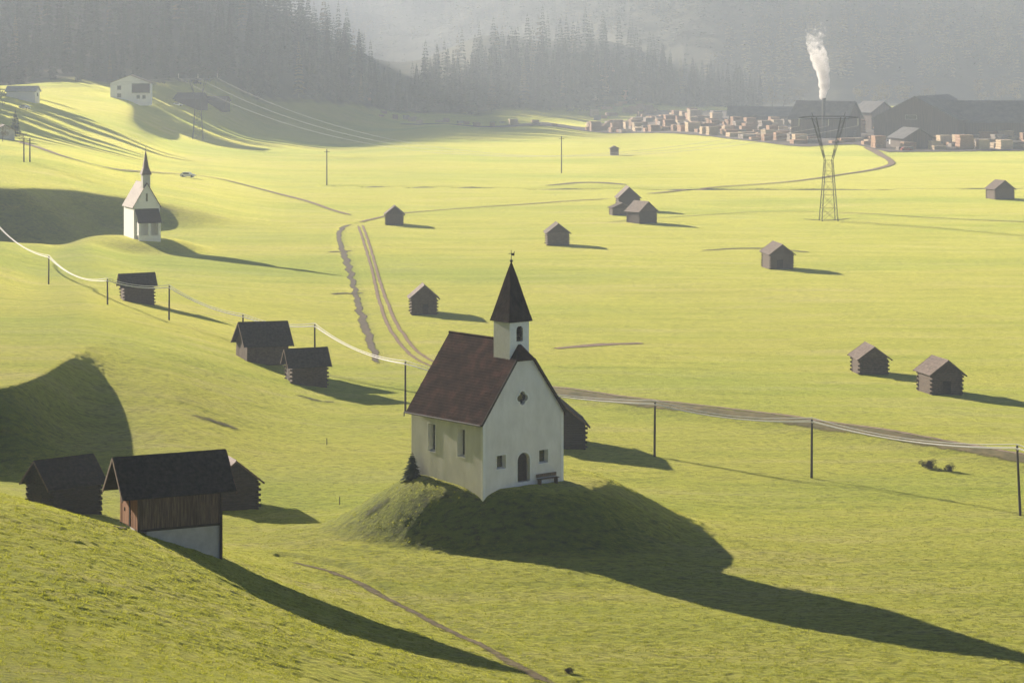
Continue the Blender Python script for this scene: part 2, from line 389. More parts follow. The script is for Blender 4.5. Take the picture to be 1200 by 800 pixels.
# unseen hill added left of the camera to shade the air in front of it
gx_, gy_ = np.meshgrid(np.linspace(-320, -8, 105), np.linspace(-55, 240, 99))
cc_ = 0.75*gx_+0.66*gy_
gh_ = 2+125*sstep(74, 42, cc_)*sstep(1, 16, -0.2*np.maximum(gy_, 0)-gx_-6)*(0.9+0.12*noise2(gx_/40, gy_/40, 61)) - 10*(1-sstep(1, 8, -0.2*np.maximum(gy_, 0)-gx_-6))
gh_ -= 12*sstep(66, 80, cc_)
ih_ = np.arange(gx_.size).reshape(gx_.shape)
tag(link('unseen_shade_hill', np_mesh('unseen_shade_hill', np.stack([gx_, gy_, gh_], -1).reshape(-1, 3), np.stack([ih_[:-1,:-1], ih_[:-1,1:], ih_[1:,1:], ih_[1:,:-1]], -1).reshape(-1, 4), True), M['grass']), kind='structure')

# haze box round the whole valley
hb = MB(); hb.box(-2500, 2500, -70, 4300, -13, 185)
hm = bpy.data.materials.new('valley_haze'); hm.use_nodes = True; hm.node_tree.nodes.clear()
ho = hm.node_tree.nodes.new('ShaderNodeOutputMaterial'); hv = hm.node_tree.nodes.new('ShaderNodeVolumePrincipled')
hv.inputs['Color'].default_value = (0.75, 0.85, 1.0, 1); hv.inputs['Density'].default_value = HAZE_DENSITY; hv.inputs['Anisotropy'].default_value = 0.15
hm.node_tree.links.new(hv.outputs[0], ho.inputs['Volume'])
hz = hb.build('haze', hm); tag(hz, kind='stuff')

# ------------------------------------------------------------------ tracks, roads, bare patches laid on the meadow
def ragged(name, c1, c2, scale=1.2):
    """soil with a torn edge into the grass, driven by the strip's cross coordinate"""
    m = pmat(name, c1, c2, scale, 0.95, 0.08)
    nt = m.node_tree; b = nt.nodes['Principled BSDF']
    at_ = nt.nodes.new('ShaderNodeAttribute'); at_.attribute_name = 'edge'
    geo = nt.nodes.new('ShaderNodeNewGeometry')
    nz = nt.nodes.new('ShaderNodeTexNoise'); nz.inputs['Scale'].default_value = 0.9; nz.inputs['Detail'].default_value = 7; nz.inputs['Roughness'].default_value = .7
    nt.links.new(geo.outputs['Position'], nz.inputs['Vector'])
    ad = nt.nodes.new('ShaderNodeMath'); ad.operation = 'ADD'
    nt.links.new(at_.outputs['Fac'], ad.inputs[0]); nt.links.new(nz.outputs['Fac'], ad.inputs[1])
    mr = nt.nodes.new('ShaderNodeMapRange'); mr.inputs['From Min'].default_value = 0.85; mr.inputs['From Max'].default_value = 1.12
    nt.links.new(ad.outputs[0], mr.inputs['Value'])
    tr = nt.nodes.new('ShaderNodeBsdfTransparent'); ms = nt.nodes.new('ShaderNodeMixShader')
    nt.links.new(mr.outputs[0], ms.inputs[0]); nt.links.new(tr.outputs[0], ms.inputs[1]); nt.links.new(b.outputs[0], ms.inputs[2])
    nt.links.new(ms.outputs[0], nt.nodes['Material Output'].inputs['Surface'])
    return m
M['track'] = ragged('dusty_track_soil', (0.16, 0.10, 0.055), (0.30, 0.20, 0.12))
M['dark_soil'] = ragged('dark_ditch_soil', (0.045, 0.04, 0.02), (0.13, 0.09, 0.05))
M['gravel'] = ragged('grey_brown_gravel', (0.22, 0.155, 0.11), (0.38, 0.28, 0.20))
M['dry_soil'] = ragged('trodden_earth', (0.10, 0.075, 0.03), (0.20, 0.15, 0.07), 2.0)
M['dry'] = ragged('dry_bank_grass', (0.075, 0.075, 0.018), (0.21, 0.165, 0.06), 0.8)
M['rank'] = ragged('rank_dark_grass', (0.03, 0.045, 0.01), (0.08, 0.085, 0.02), 0.8)

def strip(name, pts, width, mat, lift=0.05, wob=0.15, step=None, strength=1.0):
    """a ribbon that follows the ground; pts are ground points (x, y)"""
    P = np.array([(p[0], p[1]) for p in pts], float)
    for _ in range(3):                                                # Chaikin rounding
        Q = np.empty((2*len(P), 2)); Q[0::2] = P; Q[1::2] = P
        q = [P[0]]
        for a, b in zip(P[:-1], P[1:]): q += [a*0.75+b*0.25, a*0.25+b*0.75]
        P = np.array(q+[P[-1]])
    s = np.concatenate([[0], np.cumsum(np.hypot(*np.diff(P, axis=0).T))])
    st = step or max(0.5, s[-1]/500)
    t = np.arange(0, s[-1], st); P = np.stack([np.interp(t, s, P[:,0]), np.interp(t, s, P[:,1])], 1)
    d = np.gradient(P, axis=0); d /= np.linalg.norm(d, axis=1)[:,None]; nrm = np.stack([-d[:,1], d[:,0]], 1)
    w = np.interp(np.linspace(0, 1, len(P)), np.linspace(0, 1, len(np.atleast_1d(width))), np.atleast_1d(width))
    off = wob*noise2(t/7.0, t*0+len(name), 5)
    across = np.linspace(-1, 1, 9)
    X = P[:,0,None]+nrm[:,0,None]*(across[None,:]*w[:,None]/2+off[:,None]); Y = P[:,1,None]+nrm[:,1,None]*(across[None,:]*w[:,None]/2+off[:,None])
    Z = ground(X, Y)+lift
    k = 9; I = np.arange(len(P)*k).reshape(-1, k)
    F = np.stack([I[:-1,:-1], I[:-1,1:], I[1:,1:], I[1:,:-1]], -1).reshape(-1, 4)
    me = np_mesh(name, np.stack([X, Y, Z], -1).reshape(-1, 3), F, True)
    e = (1-np.abs(across)**1.6)[None,:]*np.ones((len(P), 1))*strength
    e *= np.minimum(1, np.minimum(np.arange(len(P)), np.arange(len(P))[::-1])/max(2, len(P)*0.04))[:,None]
    a = me.attributes.new('edge', 'FLOAT', 'POINT'); a.data.foreach_set('value', e.ravel().astype(np.float32))
    return tag(link(name, me, mat), kind='structure')
def px_path(lst): return [at(*p).xy for p in lst]

track_l = px_path([(419,263),(428,290),(437,320),(443,350),(455,385),(470,405),(488,424),(540,440)])
track_r = px_path([(424,262),(434,290),(442,320),(450,345),(463,378),(478,400),(496,420),(545,437)])
strip('dirt_track', track_l, 0.8, M['track'], 0.06); strip('dirt_track', track_r, 0.8, M['track'], 0.06)
strip('dirt_track', px_path([(419,262),(440,256),(470,250),(540,244),(640,238),(720,233)]), [1.8, 1.4, 2.2], M['track'], 0.1)
strip('dirt_track', px_path([(745,229),(820,222),(900,216),(970,208),(1020,200),(1048,193),(1040,186),(1026,178),(1015,172)]), [2.5, 2.2, 3.5, 6], M['track'], 0.18, strength=1.1)
strip('dirt_track', px_path([(700,262),(800,254),(880,248),(950,248),(1040,252),(1120,257),(1240,262)]), [1.0, 1.0, 2.0], M['dry'], 0.1)
strip('dirt_track', px_path([(20,165),(60,180),(110,195),(180,202),(240,206),(300,220),(360,236),(418,254)]), [5, 2.5, 2.0], M['track'], 0.2, strength=0.9)
strip('ditch_bed', DITCH, [1.4, 2.2, 1.5, 2.3, 1.6, 2.4], M['dark_soil'], 0.06, 0.7, 0.6, 0.82)
strip('ditch_bed', DITCH_FAR, 5.0, M['rank'], 0.15, 0.8, 1.5, 1.05)
strip('ditch_bed', px_path([(386,345),(400,344),(420,344),(430,343)]), 1.6, M['dark_soil'], 0.08)
strip('ditch_bed', px_path([(384,296),(400,295),(418,294)]), 2.2, M['dark_soil'], 0.08)
strip('gravel_road', ROAD, 1.1, M['gravel'], 0.07, 0.25, 0.6, 0.85)
strip('road_bank', [(x+0.6, y-3.6) for x, y in ROAD], 5.4, M['dry'], 0.05, 0.6, 0.6, 0.85)
strip('dirt_track', px_path([(330,656),(400,673),(450,699),(510,731),(560,754),(612,782),(655,806)]), [1.0, 1.9, 1.5, 2.2], M['dry_soil'], 0.05, 0.5, 0.3, 0.66)
strip('bare_patch', px_path([(648,409),(690,405),(730,403),(757,402)]), [2.0, 4.0, 2.0], M['track'], 0.06, 0.3, 0.4, 0.95)
strip('bare_patch', px_path([(735,217),(690,213),(640,218)]), [4.0, 9.0, 4.0], M['dry'], 0.1, 0.5, 0.6, 0.8)
strip('bare_patch', px_path([(345,462),(372,470),(400,472)]), [1.5, 3.5, 1.5], M['rank'], 0.06, 0.3, 0.4, 0.55)
strip('bare_patch', px_path([(220,485),(250,493),(285,505)]), [2.0, 3.5, 2.0], M['dry'], 0.06, 0.3, 0.4, 0.55)
strip('bare_patch', px_path([(420,612),(440,596),(462,580)]), [0.8, 2.4, 0.8], M['rank'], 0.06, 0.4, 0.3, 0.55)
strip('bare_patch', px_path([(128,617),(150,620),(175,622)]), [0.5, 1.0, 0.6], M['dark_soil'], 0.05, 0.1, 0.2, 1.0)
strip('bare_patch', px_path([(820,294),(880,290),(950,296)]), [2.0, 5.0, 2.0], M['dry'], 0.08, 0.5, 0.6, 0.8)
strip('bare_patch', px_path([(940,257),(968,259),(998,256)]), [0.8, 2.5, 0.8], M['dark_soil'], 0.1, 0.2, 0.4, 1.0)

# ------------------------------------------------------------------ roofs of overlapping pieces
def roof_slope(mb, e0, e1, r0, r1, tw, th, thick, rng, jit=0.012):
    """tiles between the eave e0-e1 and the ridge r0-r1; each piece is a thin wedge lying on the next"""
    e0, e1, r0, r1 = map(Vector, (e0, e1, r0, r1))
    along = (e1-e0).normalized(); up = ((r0+r1)/2-(e0+e1)/2); up -= along*up.dot(along); H = up.length; up.normalize()
    nrm = along.cross(up).normalized()
    if nrm.z < 0: nrm = -nrm
    mb.add([e0, e1, r1, r0, e0-nrm*thick, e1-nrm*thick, r1-nrm*thick, r0-nrm*thick],
           [(0,1,2,3),(7,6,5,4),(0,4,5,1),(1,5,6,2),(2,6,7,3),(3,7,4,0)])
    nrow = max(2, int(H/th))
    for i in range(nrow):
        t0, t1 = i/nrow, (i+1.25)/nrow; t1 = min(t1, 1)
        a0, b0 = e0.lerp(r0, t0), e1.lerp(r1, t0); a1, b1 = e0.lerp(r0, t1), e1.lerp(r1, t1)
        n = max(1, int((b0-a0).length/tw)); sh = rng.random()*0.5
        for j in range(n):
            s0 = max(0, (j+sh-0.5)/n); s1 = min(1, (j+sh+0.46)/n)
            k = thick*0.5+rng.uniform(0, jit); k2 = thick*0.15+rng.uniform(0, jit)*0.6; g = up*rng.uniform(-jit, jit)*1.5
            p = [a0.lerp(b0, s0)+g-up*0.02, a0.lerp(b0, s1)+g-up*0.02, a1.lerp(b1, s1), a1.lerp(b1, s0)]
            tl = rng.uniform(-jit, jit)*0.8
            q = [p[0]+nrm*(k+tl), p[1]+nrm*(k-tl), p[2]+nrm*k2, p[3]+nrm*k2]
            mb.add(p[:2]+q, [(0,1,3,2),(2,3,4,5)])

def boolean_cut(o, cutters):
    bpy.context.view_layer.update()
    for c in cutters:
        md = o.modifiers.new('cut', 'BOOLEAN'); md.operation = 'DIFFERENCE'; md.object = c; md.solver = 'EXACT'
    bpy.context.view_layer.update()
    dg = bpy.context.evaluated_depsgraph_get()
    me = bpy.data.meshes.new_from_object(o.evaluated_get(dg), depsgraph=dg)
    o.modifiers.clear(); old = o.data; o.data = me; bpy.data.meshes.remove(old)
    for c in cutters:
        cm = c.data; bpy.data.objects.remove(c); bpy.data.meshes.remove(cm)

# ------------------------------------------------------------------ the chapel on its knoll
rng = random.Random(4)
CW, CL = 8.72, 9.66
C0 = Vector((-2.39, 210.6, 5.0)); CANG = math.atan2(0.64, 0.77)
ch = empty('chapel', C0, CANG, 'whitewashed chapel with brown tiled roof and dark spire, standing on the grassy knoll', 'chapel')
EH, RH, B0 = 5.95, 11.85, -1.6                      # eave, ridge, buried foot (local z=0 at near corner ground)
mid = CW/2
def gz_at(x): return EH+(RH-EH)*(1-abs(x-mid)/mid)
HIP_Z = 10.55; hx = mid*(RH-HIP_Z)/(RH-EH)
TF = 0.55                                           # tower front face behind the facade
wb = MB()
fp = [(0,B0),(CW,B0),(CW,EH),(mid+hx,HIP_Z),(mid-hx,HIP_Z),(0,EH)]
wb.prism(fp, 0, 0.5)
wb.prism([(0,B0),(CW,B0),(CW,EH),(mid,RH-0.02),(0,EH)], 0.5, CL)
wall = None
bm = bmesh.new()
def add_prism_bm(poly, y0, y1):
    a = [bm.verts.new((x, y0, z)) for x, z in poly]; b = [bm.verts.new((x, y1, z)) for x, z in poly]; n = len(poly)
    bm.faces.new(a[::-1]); bm.faces.new(b)
    for i in range(n): bm.faces.new((a[i], a[(i+1) % n], b[(i+1) % n], b[i]))
add_prism_bm(fp, 0, CL)                             # one clean solid; the hipped head is filled by roof and tower
bmesh.ops.recalc_face_normals(bm, faces=bm.faces)
me = bpy.data.meshes.new('wall'); bm.to_mesh(me); bm.free()
wall = link('wall', me, M['plaster'], ch)
back = MB(); back.prism([(mid-hx,HIP_Z),(mid+hx,HIP_Z),(mid,RH-0.02)], CL-0.3, CL-0.002); back.build('gable_top', M['plaster'], ch)

def frustum_cutter(cx, cz, w, h, win, hin, depth, axis):
    """splayed niche: axis 'y' cuts the facade (from y<0 inwards), axis 'x' cuts the left wall"""
    c = MB(); o = 0.05
    def P(a, z, d): return (a, d, z) if axis == 'y' else (d, a, z)
    vs = [P(cx+sx*w/2, cz+sz*h/2, -o) for sx, sz in ((-1,-1),(1,-1),(1,1),(-1,1))] + [P(cx+sx*win/2, cz+sz*hin/2, depth) for sx, sz in ((-1,-1),(1,-1),(1,1),(-1,1))]
    c.add(vs, [(0,1,2,3),(7,6,5,4),(0,4,5,1),(1,5,6,2),(2,6,7,3),(3,7,4,0)])
    ob = c.build('cutter', None, ch); return ob
def arch_poly(cx, w, z0, z1, n=14):
    r = w/2; pts = [(cx-r, z0), (cx+r, z0)]
    return pts+[(cx+r*math.cos(math.pi*i/n), z1-r+r*math.sin(math.pi*i/n)) for i in range(n+1)]
def quatrefoil(cx, cz, r, n=10):
    pts = []
    for k in range(4):
        a0 = k*math.pi/2; ox, oz = cx+r*0.52*math.cos(a0), cz+r*0.52*math.sin(a0)
        for i in range(n):
            t = a0-math.pi*0.505+1.01*math.pi*i/(n-1); pts.append((ox+r*0.5*math.cos(t), oz+r*0.5*math.sin(t)))
    return pts
cut = []
WINS_F = [(1.95, 2.32, 1.0, 1.12), (6.55, 2.32, 1.0, 1.12)]            # facade: u, z centre, width, height
WINS_L = [(2.85, 3.75, 1.0, 2.35), (6.85, 3.72, 1.0, 2.35)]            # left wall
for u_, z_, w_, h_ in WINS_F: cut.append(frustum_cutter(u_, z_, w_, h_, w_-0.22, h_-0.2, 0.42, 'y'))
for u_, z_, w_, h_ in WINS_L: cut.append(frustum_cutter(u_, z_, w_, h_, w_-0.42, h_-0.3, 0.46, 'x'))
cd = MB(); cd.prism(arch_poly(mid, 1.34, 0.42, 2.85), -0.05, 0.5); cut.append(cd.build('cutter', None, ch))
cq = MB(); cq.prism(quatrefoil(mid-0.12, 7.4, 0.56), -0.05, 0.4); cut.append(cq.build('cutter', None, ch))
boolean_cut(wall, cut)
def ring_frame(mb, cx, cz, w, h, t, d, axis):
    def B(a0, a1, z0, z1):
        if axis == 'y': mb.box(a0, a1, -d, 0.002, z0, z1)
        else: mb.box(-d, 0.002, a0, a1, z0, z1)
    B(cx-w/2-t, cx-w/2, cz-h/2-t, cz+h/2+t); B(cx+w/2, cx+w/2+t, cz-h/2-t, cz+h/2+t)
    B(cx-w/2, cx+w/2, cz-h/2-t, cz-h/2); B(cx-w/2, cx+w/2, cz+h/2, cz+h/2+t)
def window(parent, cx, cz, w, h, axis, depth, inner, frame=True, bars=(1, 2), t=0.07):
    g = MB()
    if axis == 'y': g.box(cx-inner[0]/2, cx+inner[0]/2, depth-0.05, depth-0.03, cz-inner[1]/2, cz+inner[1]/2)
    else: g.box(depth-0.05, depth-0.03, cx-inner[0]/2, cx+inner[0]/2, cz-inner[1]/2, cz+inner[1]/2)
    wd = g.build('window', M['glass'], parent)
    if frame:
        f = MB(); ring_frame(f, cx, cz, w, h, t, 0.03, axis); f.build('frame', M['white_trim'], wd)
    b = MB()
    def bar(a0, a1, z0, z1):
        if axis == 'y': b.box(a0, a1, depth-0.08, depth-0.052, z0, z1)
        else: b.box(depth-0.08, depth-0.052, a0, a1, z0, z1)
    for i in range(1, bars[0]+1):
        c = cx-inner[0]/2+inner[0]*i/(bars[0]+1); bar(c-0.02, c+0.02, cz-inner[1]/2, cz+inner[1]/2)
    for i in range(1, bars[1]+1):
        c = cz-inner[1]/2+inner[1]*i/(bars[1]+1); bar(cx-inner[0]/2, cx+inner[0]/2, c-0.02, c+0.02)
    b.build('glazing_bar', M['iron'], wd)
    return wd
for u_, z_, w_, h_ in WINS_F: window(ch, u_, z_, w_, h_, 'y', 0.42, (w_-0.22, h_-0.2))
for u_, z_, w_, h_ in WINS_L: window(ch, u_, z_, w_, h_, 'x', 0.46, (w_-0.42, h_-0.3), t=0.05, bars=(1, 4))
q = MB(); q.prism(quatrefoil(mid-0.12, 7.4, 0.58), 0.33, 0.36); qo = q.build('quatrefoil_window', M['glass'], ch)
qf = MB(); a_ = quatrefoil(mid-0.12, 7.4, 0.57); b_ = quatrefoil(mid-0.12, 7.4, 0.72); n = len(a_)
qf.add([(x,-0.03,z) for x,z in a_]+[(x,-0.03,z) for x,z in b_]+[(x,0.02,z) for x,z in a_]+[(x,0.002,z) for x,z in b_],
       [(i,(i+1)%n,n+(i+1)%n,n+i) for i in range(n)]+[(n+i,n+(i+1)%n,3*n+(i+1)%n,3*n+i) for i in range(n)]+[(i,2*n+i,2*n+(i+1)%n,(i+1)%n) for i in range(n)])
qf.build('frame', M['white_trim'], qo)
dp = MB(); dp.prism(arch_poly(mid, 1.30, 0.43, 2.83), 0.36, 0.44); door = dp.build('door', M['dark_wood'], ch)
dl = MB()
for k in range(1, 6): dl.box(mid-0.65+k*0.2167-0.012, mid-0.65+k*0.2167+0.012, 0.345, 0.362, 0.45, 2.1)
dl.tube((mid+0.4, 0.30, 1.4), (mid+0.4, 0.36, 1.4), 0.05); dl.build('handle', M['iron'], door)
dfm = MB(); A1 = arch_poly(mid, 1.35, 0.42, 2.86); A2 = arch_poly(mid, 1.62, 0.42, 3.0); n = len(A1)
dfm.add([(x,-0.035,z) for x,z in A1]+[(x,-0.035,z) for x,z in A2]+[(x,0.01,z) for x,z in A1]+[(x,0.002,z) for x,z in A2],
        [(i,i+1,n+i+1,n+i) for i in range(1,n-1)]+[(n+i,n+i+1,3*n+i+1,3*n+i) for i in range(1,n-1)]+[(n-1,0,n,2*n-1),(2*n-1,n,3*n,4*n-1)]+[(i,2*n+i,2*n+i+1,i+1) for i in range(1,n-1)])
dfm.build('frame', M['white_trim'], door)
# white corner bands
cb = MB(); cb.box(-0.025, 0.24, -0.025, 0.002, B0, EH-0.1); cb.box(-0.025, 0.002, 0.002, 0.26, B0, EH-0.1); cb.build('corner_band', M['white_trim'], ch)
cb = MB(); cb.box(CW-0.24, CW+0.025, -0.025, 0.002, B0, EH-0.1)
cb.build('corner_band', M['white_trim'], ch)
# main roof
rb = MB(); OV, OF = 0.38, 0.22
sl = (RH-EH)/mid; ez = EH-OV*sl+0.16; rz = RH+0.16
hipy = -OF; hz_ = HIP_Z+0.16
for s in (-1, 1):
    ex = mid+s*(mid+OV)
    roof_slope(rb, (ex, TF+0.1, ez), (ex, CL+0.3, ez), (mid, TF+0.1, rz), (mid, CL+0.3, rz), 0.2, 0.26, 0.09, rng, 0.009)
    roof_slope(rb, (ex, -OF, ez), (ex, TF+0.1, ez), (mid+s*(hx), -OF, hz_), (mid+s*hx, TF+0.1, hz_), 0.2, 0.26, 0.09, rng, 0.009)
    rb.add([(mid+s*hx,-OF,hz_),(mid+s*hx,TF+0.1,hz_),(mid,TF+0.1,rz)], [(0,1,2)])
rb.add([(mid-hx-0.1,-OF-0.03,hz_-0.08),(mid+hx+0.1,-OF-0.03,hz_-0.08),(mid,TF+0.1,rz-0.05),(mid-hx-0.1,-OF-0.03,hz_-0.2),(mid+hx+0.1,-OF-0.03,hz_-0.2)], [(0,1,2),(0,3,4,1)])
for i in range(28):
    y = TF+2.2+i*(CL+0.3-TF-2.2)/28; L = (CL+0.3-TF-2.2)/28
    rb.tube((mid, y, rz+0.02), (mid, y+L*1.05, rz+0.03), 0.11, 0.1, 8)
roof = rb.build('roof', M['tile'], ch)
for s in (-1, 1):
    vg = MB(); p0 = Vector((mid+s*(mid+OV), -OF-0.05, ez-0.1)); p1 = Vector((mid+s*hx, -OF-0.05, hz_-0.1)); d = (p1-p0); nn = Vector((-d.z, 0, d.x)).normalized()*0.1
    vg.obox((p0+p1)/2, d/2, (0, 0.035, 0), nn); vg.build('verge_board', M['dark_wood'], roof)
gt = MB(); gt.tube((-OV-0.06, -0.2, ez-0.06), (-OV-0.06, CL+0.45, ez-0.06), 0.075); gt.tube((-OV-0.06, CL+0.45, ez-0.06), (-OV-0.02, CL+0.5, ez-0.4), 0.05)
gt.build('gutter', M['steel'], roof)
# bell tower
TW = 2.1; tx0, tx1, ty0, ty1 = mid-TW/2, mid+TW/2, TF, TF+TW; TT = 13.85
tb = MB(); tb.box(tx0, tx1, ty0, ty1, 9.3, TT); tw_ = tb.build('bell_tower', M['white_trim'], ch)

cuts = [MB() for _ in range(2)]
cuts[0].prism(arch_poly(mid+0.05, 0.72, 12.05, 13.35), ty0-0.05, ty0+0.35)
cuts = [cuts[0].build('cutter', None, ch)]
boolean_cut(tw_, cuts)
lv = MB()
for k in range(6): lv.obox((mid+0.05, ty0+0.2, 12.2+k*0.2), (0.36, 0, 0), (0, 0.1, -0.07), (0, 0.012, 0.018))
lv.build('louvre', M['dark_wood'], tw_)
bd = MB(); bd.prism(arch_poly(mid+0.05, 0.70, 12.06, 13.34), ty0+0.31, ty0+0.33); bd.build('sound_opening', M['glass'], tw_)
cn = MB(); cn.box(tx0-0.1, tx1+0.1, ty0-0.1, ty1+0.1, TT-0.12, TT+0.02); cn.build('cornice', M['white_trim'], tw_)
sp = MB(); prof = [(1.27, TT-0.12), (1.06, TT+0.65), (0.70, TT+2.1), (0.33, TT+3.6), (0.03, TT+4.72)]
cx, cy = mid, (ty0+ty1)/2
ring = lambda r, z: [(cx-r,cy-r,z),(cx+r,cy-r,z),(cx+r,cy+r,z),(cx-r,cy+r,z)]
sp.add(ring(1.27, TT-0.16), [(3,2,1,0)])
for (r0, z0), (r1, z1) in zip(prof[:-1], prof[1:]):
    for a in range(4):
        A = ring(r0, z0); Bq = ring(r1, z1); b2 = (a+1) % 4
        roof_slope(sp, A[a], A[b2], Bq[a], Bq[b2], 0.17, 0.2, 0.05, rng, 0.012)
spire = sp.build('spire', M['spire'], tw_)
fin = MB(); z0 = TT+4.6
fin.tube((cx,cy,z0), (cx,cy,z0+1.15), 0.035, 0.02)
for k in range(6):
    a0, a1 = -math.pi/2+k*math.pi/6, -math.pi/2+(k+1)*math.pi/6
    fin.tube((cx,cy,z0+0.25+0.14*math.sin(a0)), (cx,cy,z0+0.25+0.14*math.sin(a1)), max(0.004, 0.14*math.cos(a0)), max(0.004, 0.14*math.cos(a1)), 10)
fin.box(cx-0.3, cx+0.1, cy-0.015, cy+0.015, z0+0.86, z0+0.90)
fin.add([(cx+0.05,cy,z0+0.72),(cx+0.33,cy,z0+0.66),(cx+0.36,cy,z0+1.06),(cx+0.22,cy,z0+0.88),(cx+0.06,cy,z0+0.92),(cx+0.05,cy+.02,z0+0.72),(cx+0.33,cy+.02,z0+0.66),(cx+0.36,cy+.02,z0+1.06),(cx+0.22,cy+.02,z0+0.88),(cx+0.06,cy+.02,z0+0.92)],
        [(0,1,2,3,4),(9,8,7,6,5)]+[(i,(i+1)%5,5+(i+1)%5,5+i) for i in range(5)])
fin.build('weather_vane', M['iron'], tw_)

# bench by the chapel door
bp = C0+Matrix.Rotation(CANG, 3, 'Z') @ Vector((6.75, -0.34, 0))
bz = gz(bp.x, bp.y)
bn = empty('bench', (bp.x, bp.y, bz), CANG, 'low dark wooden bench against the chapel wall right of its door', 'bench')
s_ = MB(); s_.box(-1.1, 1.1, -0.2, 0.2, 0.42, 0.48); s_.build('seat', M['plank'], bn)
s_ = MB(); s_.box(-1.1, 1.1, 0.2, 0.25, 0.55, 0.85); s_.build('backrest', M['plank'], bn)
for sx in (-0.9, 0.9):
    s_ = MB(); s_.box(sx-0.05, sx+0.05, -0.18, 0.24, -0.3, 0.42); s_.build('leg', M['plank'], bn)

# ------------------------------------------------------------------ barns
def barn(px, py, W, L, EHb, RHb, yaw, label, ridge='y', walls='log', roofm='shake', wallm='log', ov=0.45, oe=0.55, door=None, foot=-0.8, group='hay barns scattered over the meadow', zoff=0.0, name='hay_barn', shift=(0, 0), cat='barn'):
    """gable barn; its middle stands on the ground under the pixel. local x across, y along the ridge (front at -y)"""
    p = at(px, py)
    x, y = p.x+shift[0], p.y+shift[1]; z = gz(x, y)+zoff
    rz = R(yaw)+(math.pi/2 if ridge == 'x' else 0)
    b = empty(name, (x, y, z), rz, label, cat, group)
    rg = random.Random(int(px*7+py))
    b.rotation_euler = (R(rg.uniform(-1.4, 1.4)), R(rg.uniform(-1.4, 1.4)), rz)
    hw, hl = W/2, L/2
    mb = MB()
    if walls == 'log':
        lh = 0.24; nl = int((EHb+0.6)/lh)
        for k in range(nl):
            z0 = -0.6+k*lh; j = rg.uniform(-0.015, 0.015)
            for s in (-1, 1):
                e = 0.22+rg.uniform(-0.05, 0.05)
                mb.obox((s*(hw-0.08)+j, 0, z0+lh/2), (0.09, 0, 0), (0, hl+e*(k % 2 == 0)*1.0+0.02, 0), (0, 0, lh*0.46))
                mb.obox((0, s*(hl-0.08)+j, z0+lh/2), (hw+e*(k % 2 == 1)+0.02, 0, 0), (0, 0.092, 0), (0, 0, lh*0.46))
        mb.box(-hw+0.1, hw-0.1, -hl+0.1, hl-0.1, foot, EHb-0.02)
    else:
        mb.box(-hw+0.04, hw-0.04, -hl+0.04, hl-0.04, -0.15, EHb)
        pw = 0.19
        for s in (-1, 1):
            n = int(L/pw)
            for k in range(n):
                y0 = -hl+k*L/n; d = rg.uniform(0.0, 0.03); lo = rg.uniform(-0.05, 0.02)
                mb.box(*(sorted((s*(hw-0.045), s*(hw+d)))), y0+0.006, y0+L/n-0.006, -0.12+lo, EHb)
            n = int(W/pw)
            for k in range(n):
                x0 = -hw+k*W/n; d = rg.uniform(0.0, 0.03)
                mb.box(x0+0.006, x0+W/n-0.006, *(sorted((s*(hl-0.045), s*(hl+d)))), -0.12, EHb)
    mb.build('wall', M[wallm], b)
    for s in (-1, 1):
        g = MB(); n = 14
        for k in range(n):
            x0, x1 = -hw+W*k/n, -hw+W*(k+1)/n
            h0 = EHb+(RHb-EHb)*(1-abs(x0)/hw); h1 = EHb+(RHb-EHb)*(1-abs(x1)/hw)
            d = rg.uniform(0.0, 0.025); ya, yb = sorted((s*(hl-0.12), s*(hl-0.01+d)))
            g.add([(x0+.004,ya,EHb-.02),(x1-.004,ya,EHb-.02),(x1-.004,ya,h1),(x0+.004,ya,h0),(x0+.004,yb,EHb-.02),(x1-.004,yb,EHb-.02),(x1-.004,yb,h1),(x0+.004,yb,h0)],
                  [(0,1,2,3),(7,6,5,4),(0,4,5,1),(1,5,6,2),(2,6,7,3),(3,7,4,0)])
        g.build('gable', M['plank_orange' if (walls == 'plank_o') else wallm], b)
    r_ = MB(); sl = (RHb-EHb)/hw
    for s in (-1, 1):
        roof_slope(r_, (s*(hw+ov), -hl-oe, EHb-ov*sl+0.13), (s*(hw+ov), hl+oe, EHb-ov*sl+0.13), (0, -hl-oe, RHb+0.13), (0, hl+oe, RHb+0.13), 0.3, 0.42, 0.07, rg, 0.025)
    r_.tube((0.0, -hl-oe, RHb+0.14), (0.0, hl+oe, RHb+0.14), 0.07, 0.07, 6)
    ro = r_.build('roof', M[roofm], b)
    for ys in (-1, 1):
        for s in (-1, 1):
            v = MB()
            p0 = Vector((s*(hw+ov), ys*(hl+oe+0.03), EHb-ov*sl+0.07)); p1 = Vector((0, ys*(hl+oe+0.03), RHb+0.07)); d = p1-p0
            v.obox((p0+p1)/2, d/2, (0, 0.025, 0), Vector((-d.z, 0, d.x)).normalized()*0.08)
            v.build('verge_board', M['log' if roofm == 'shake' else 'plank'], ro)
    if door:
        u0, w, h, s = door
        dd = MB(); dd.box(u0-w/2, u0+w/2, *(sorted((s*(hl+0.01), s*(hl+0.06)))), 0.15, 0.15+h); do = dd.build('door', M['dark_wood'], b)
        hh = MB(); hh.box(u0+w*0.3, u0+w*0.3+0.06, *(sorted((s*(hl+0.06), s*(hl+0.1)))), h*0.5, h*0.5+0.2); hh.build('handle', M['iron'], do)
    return b

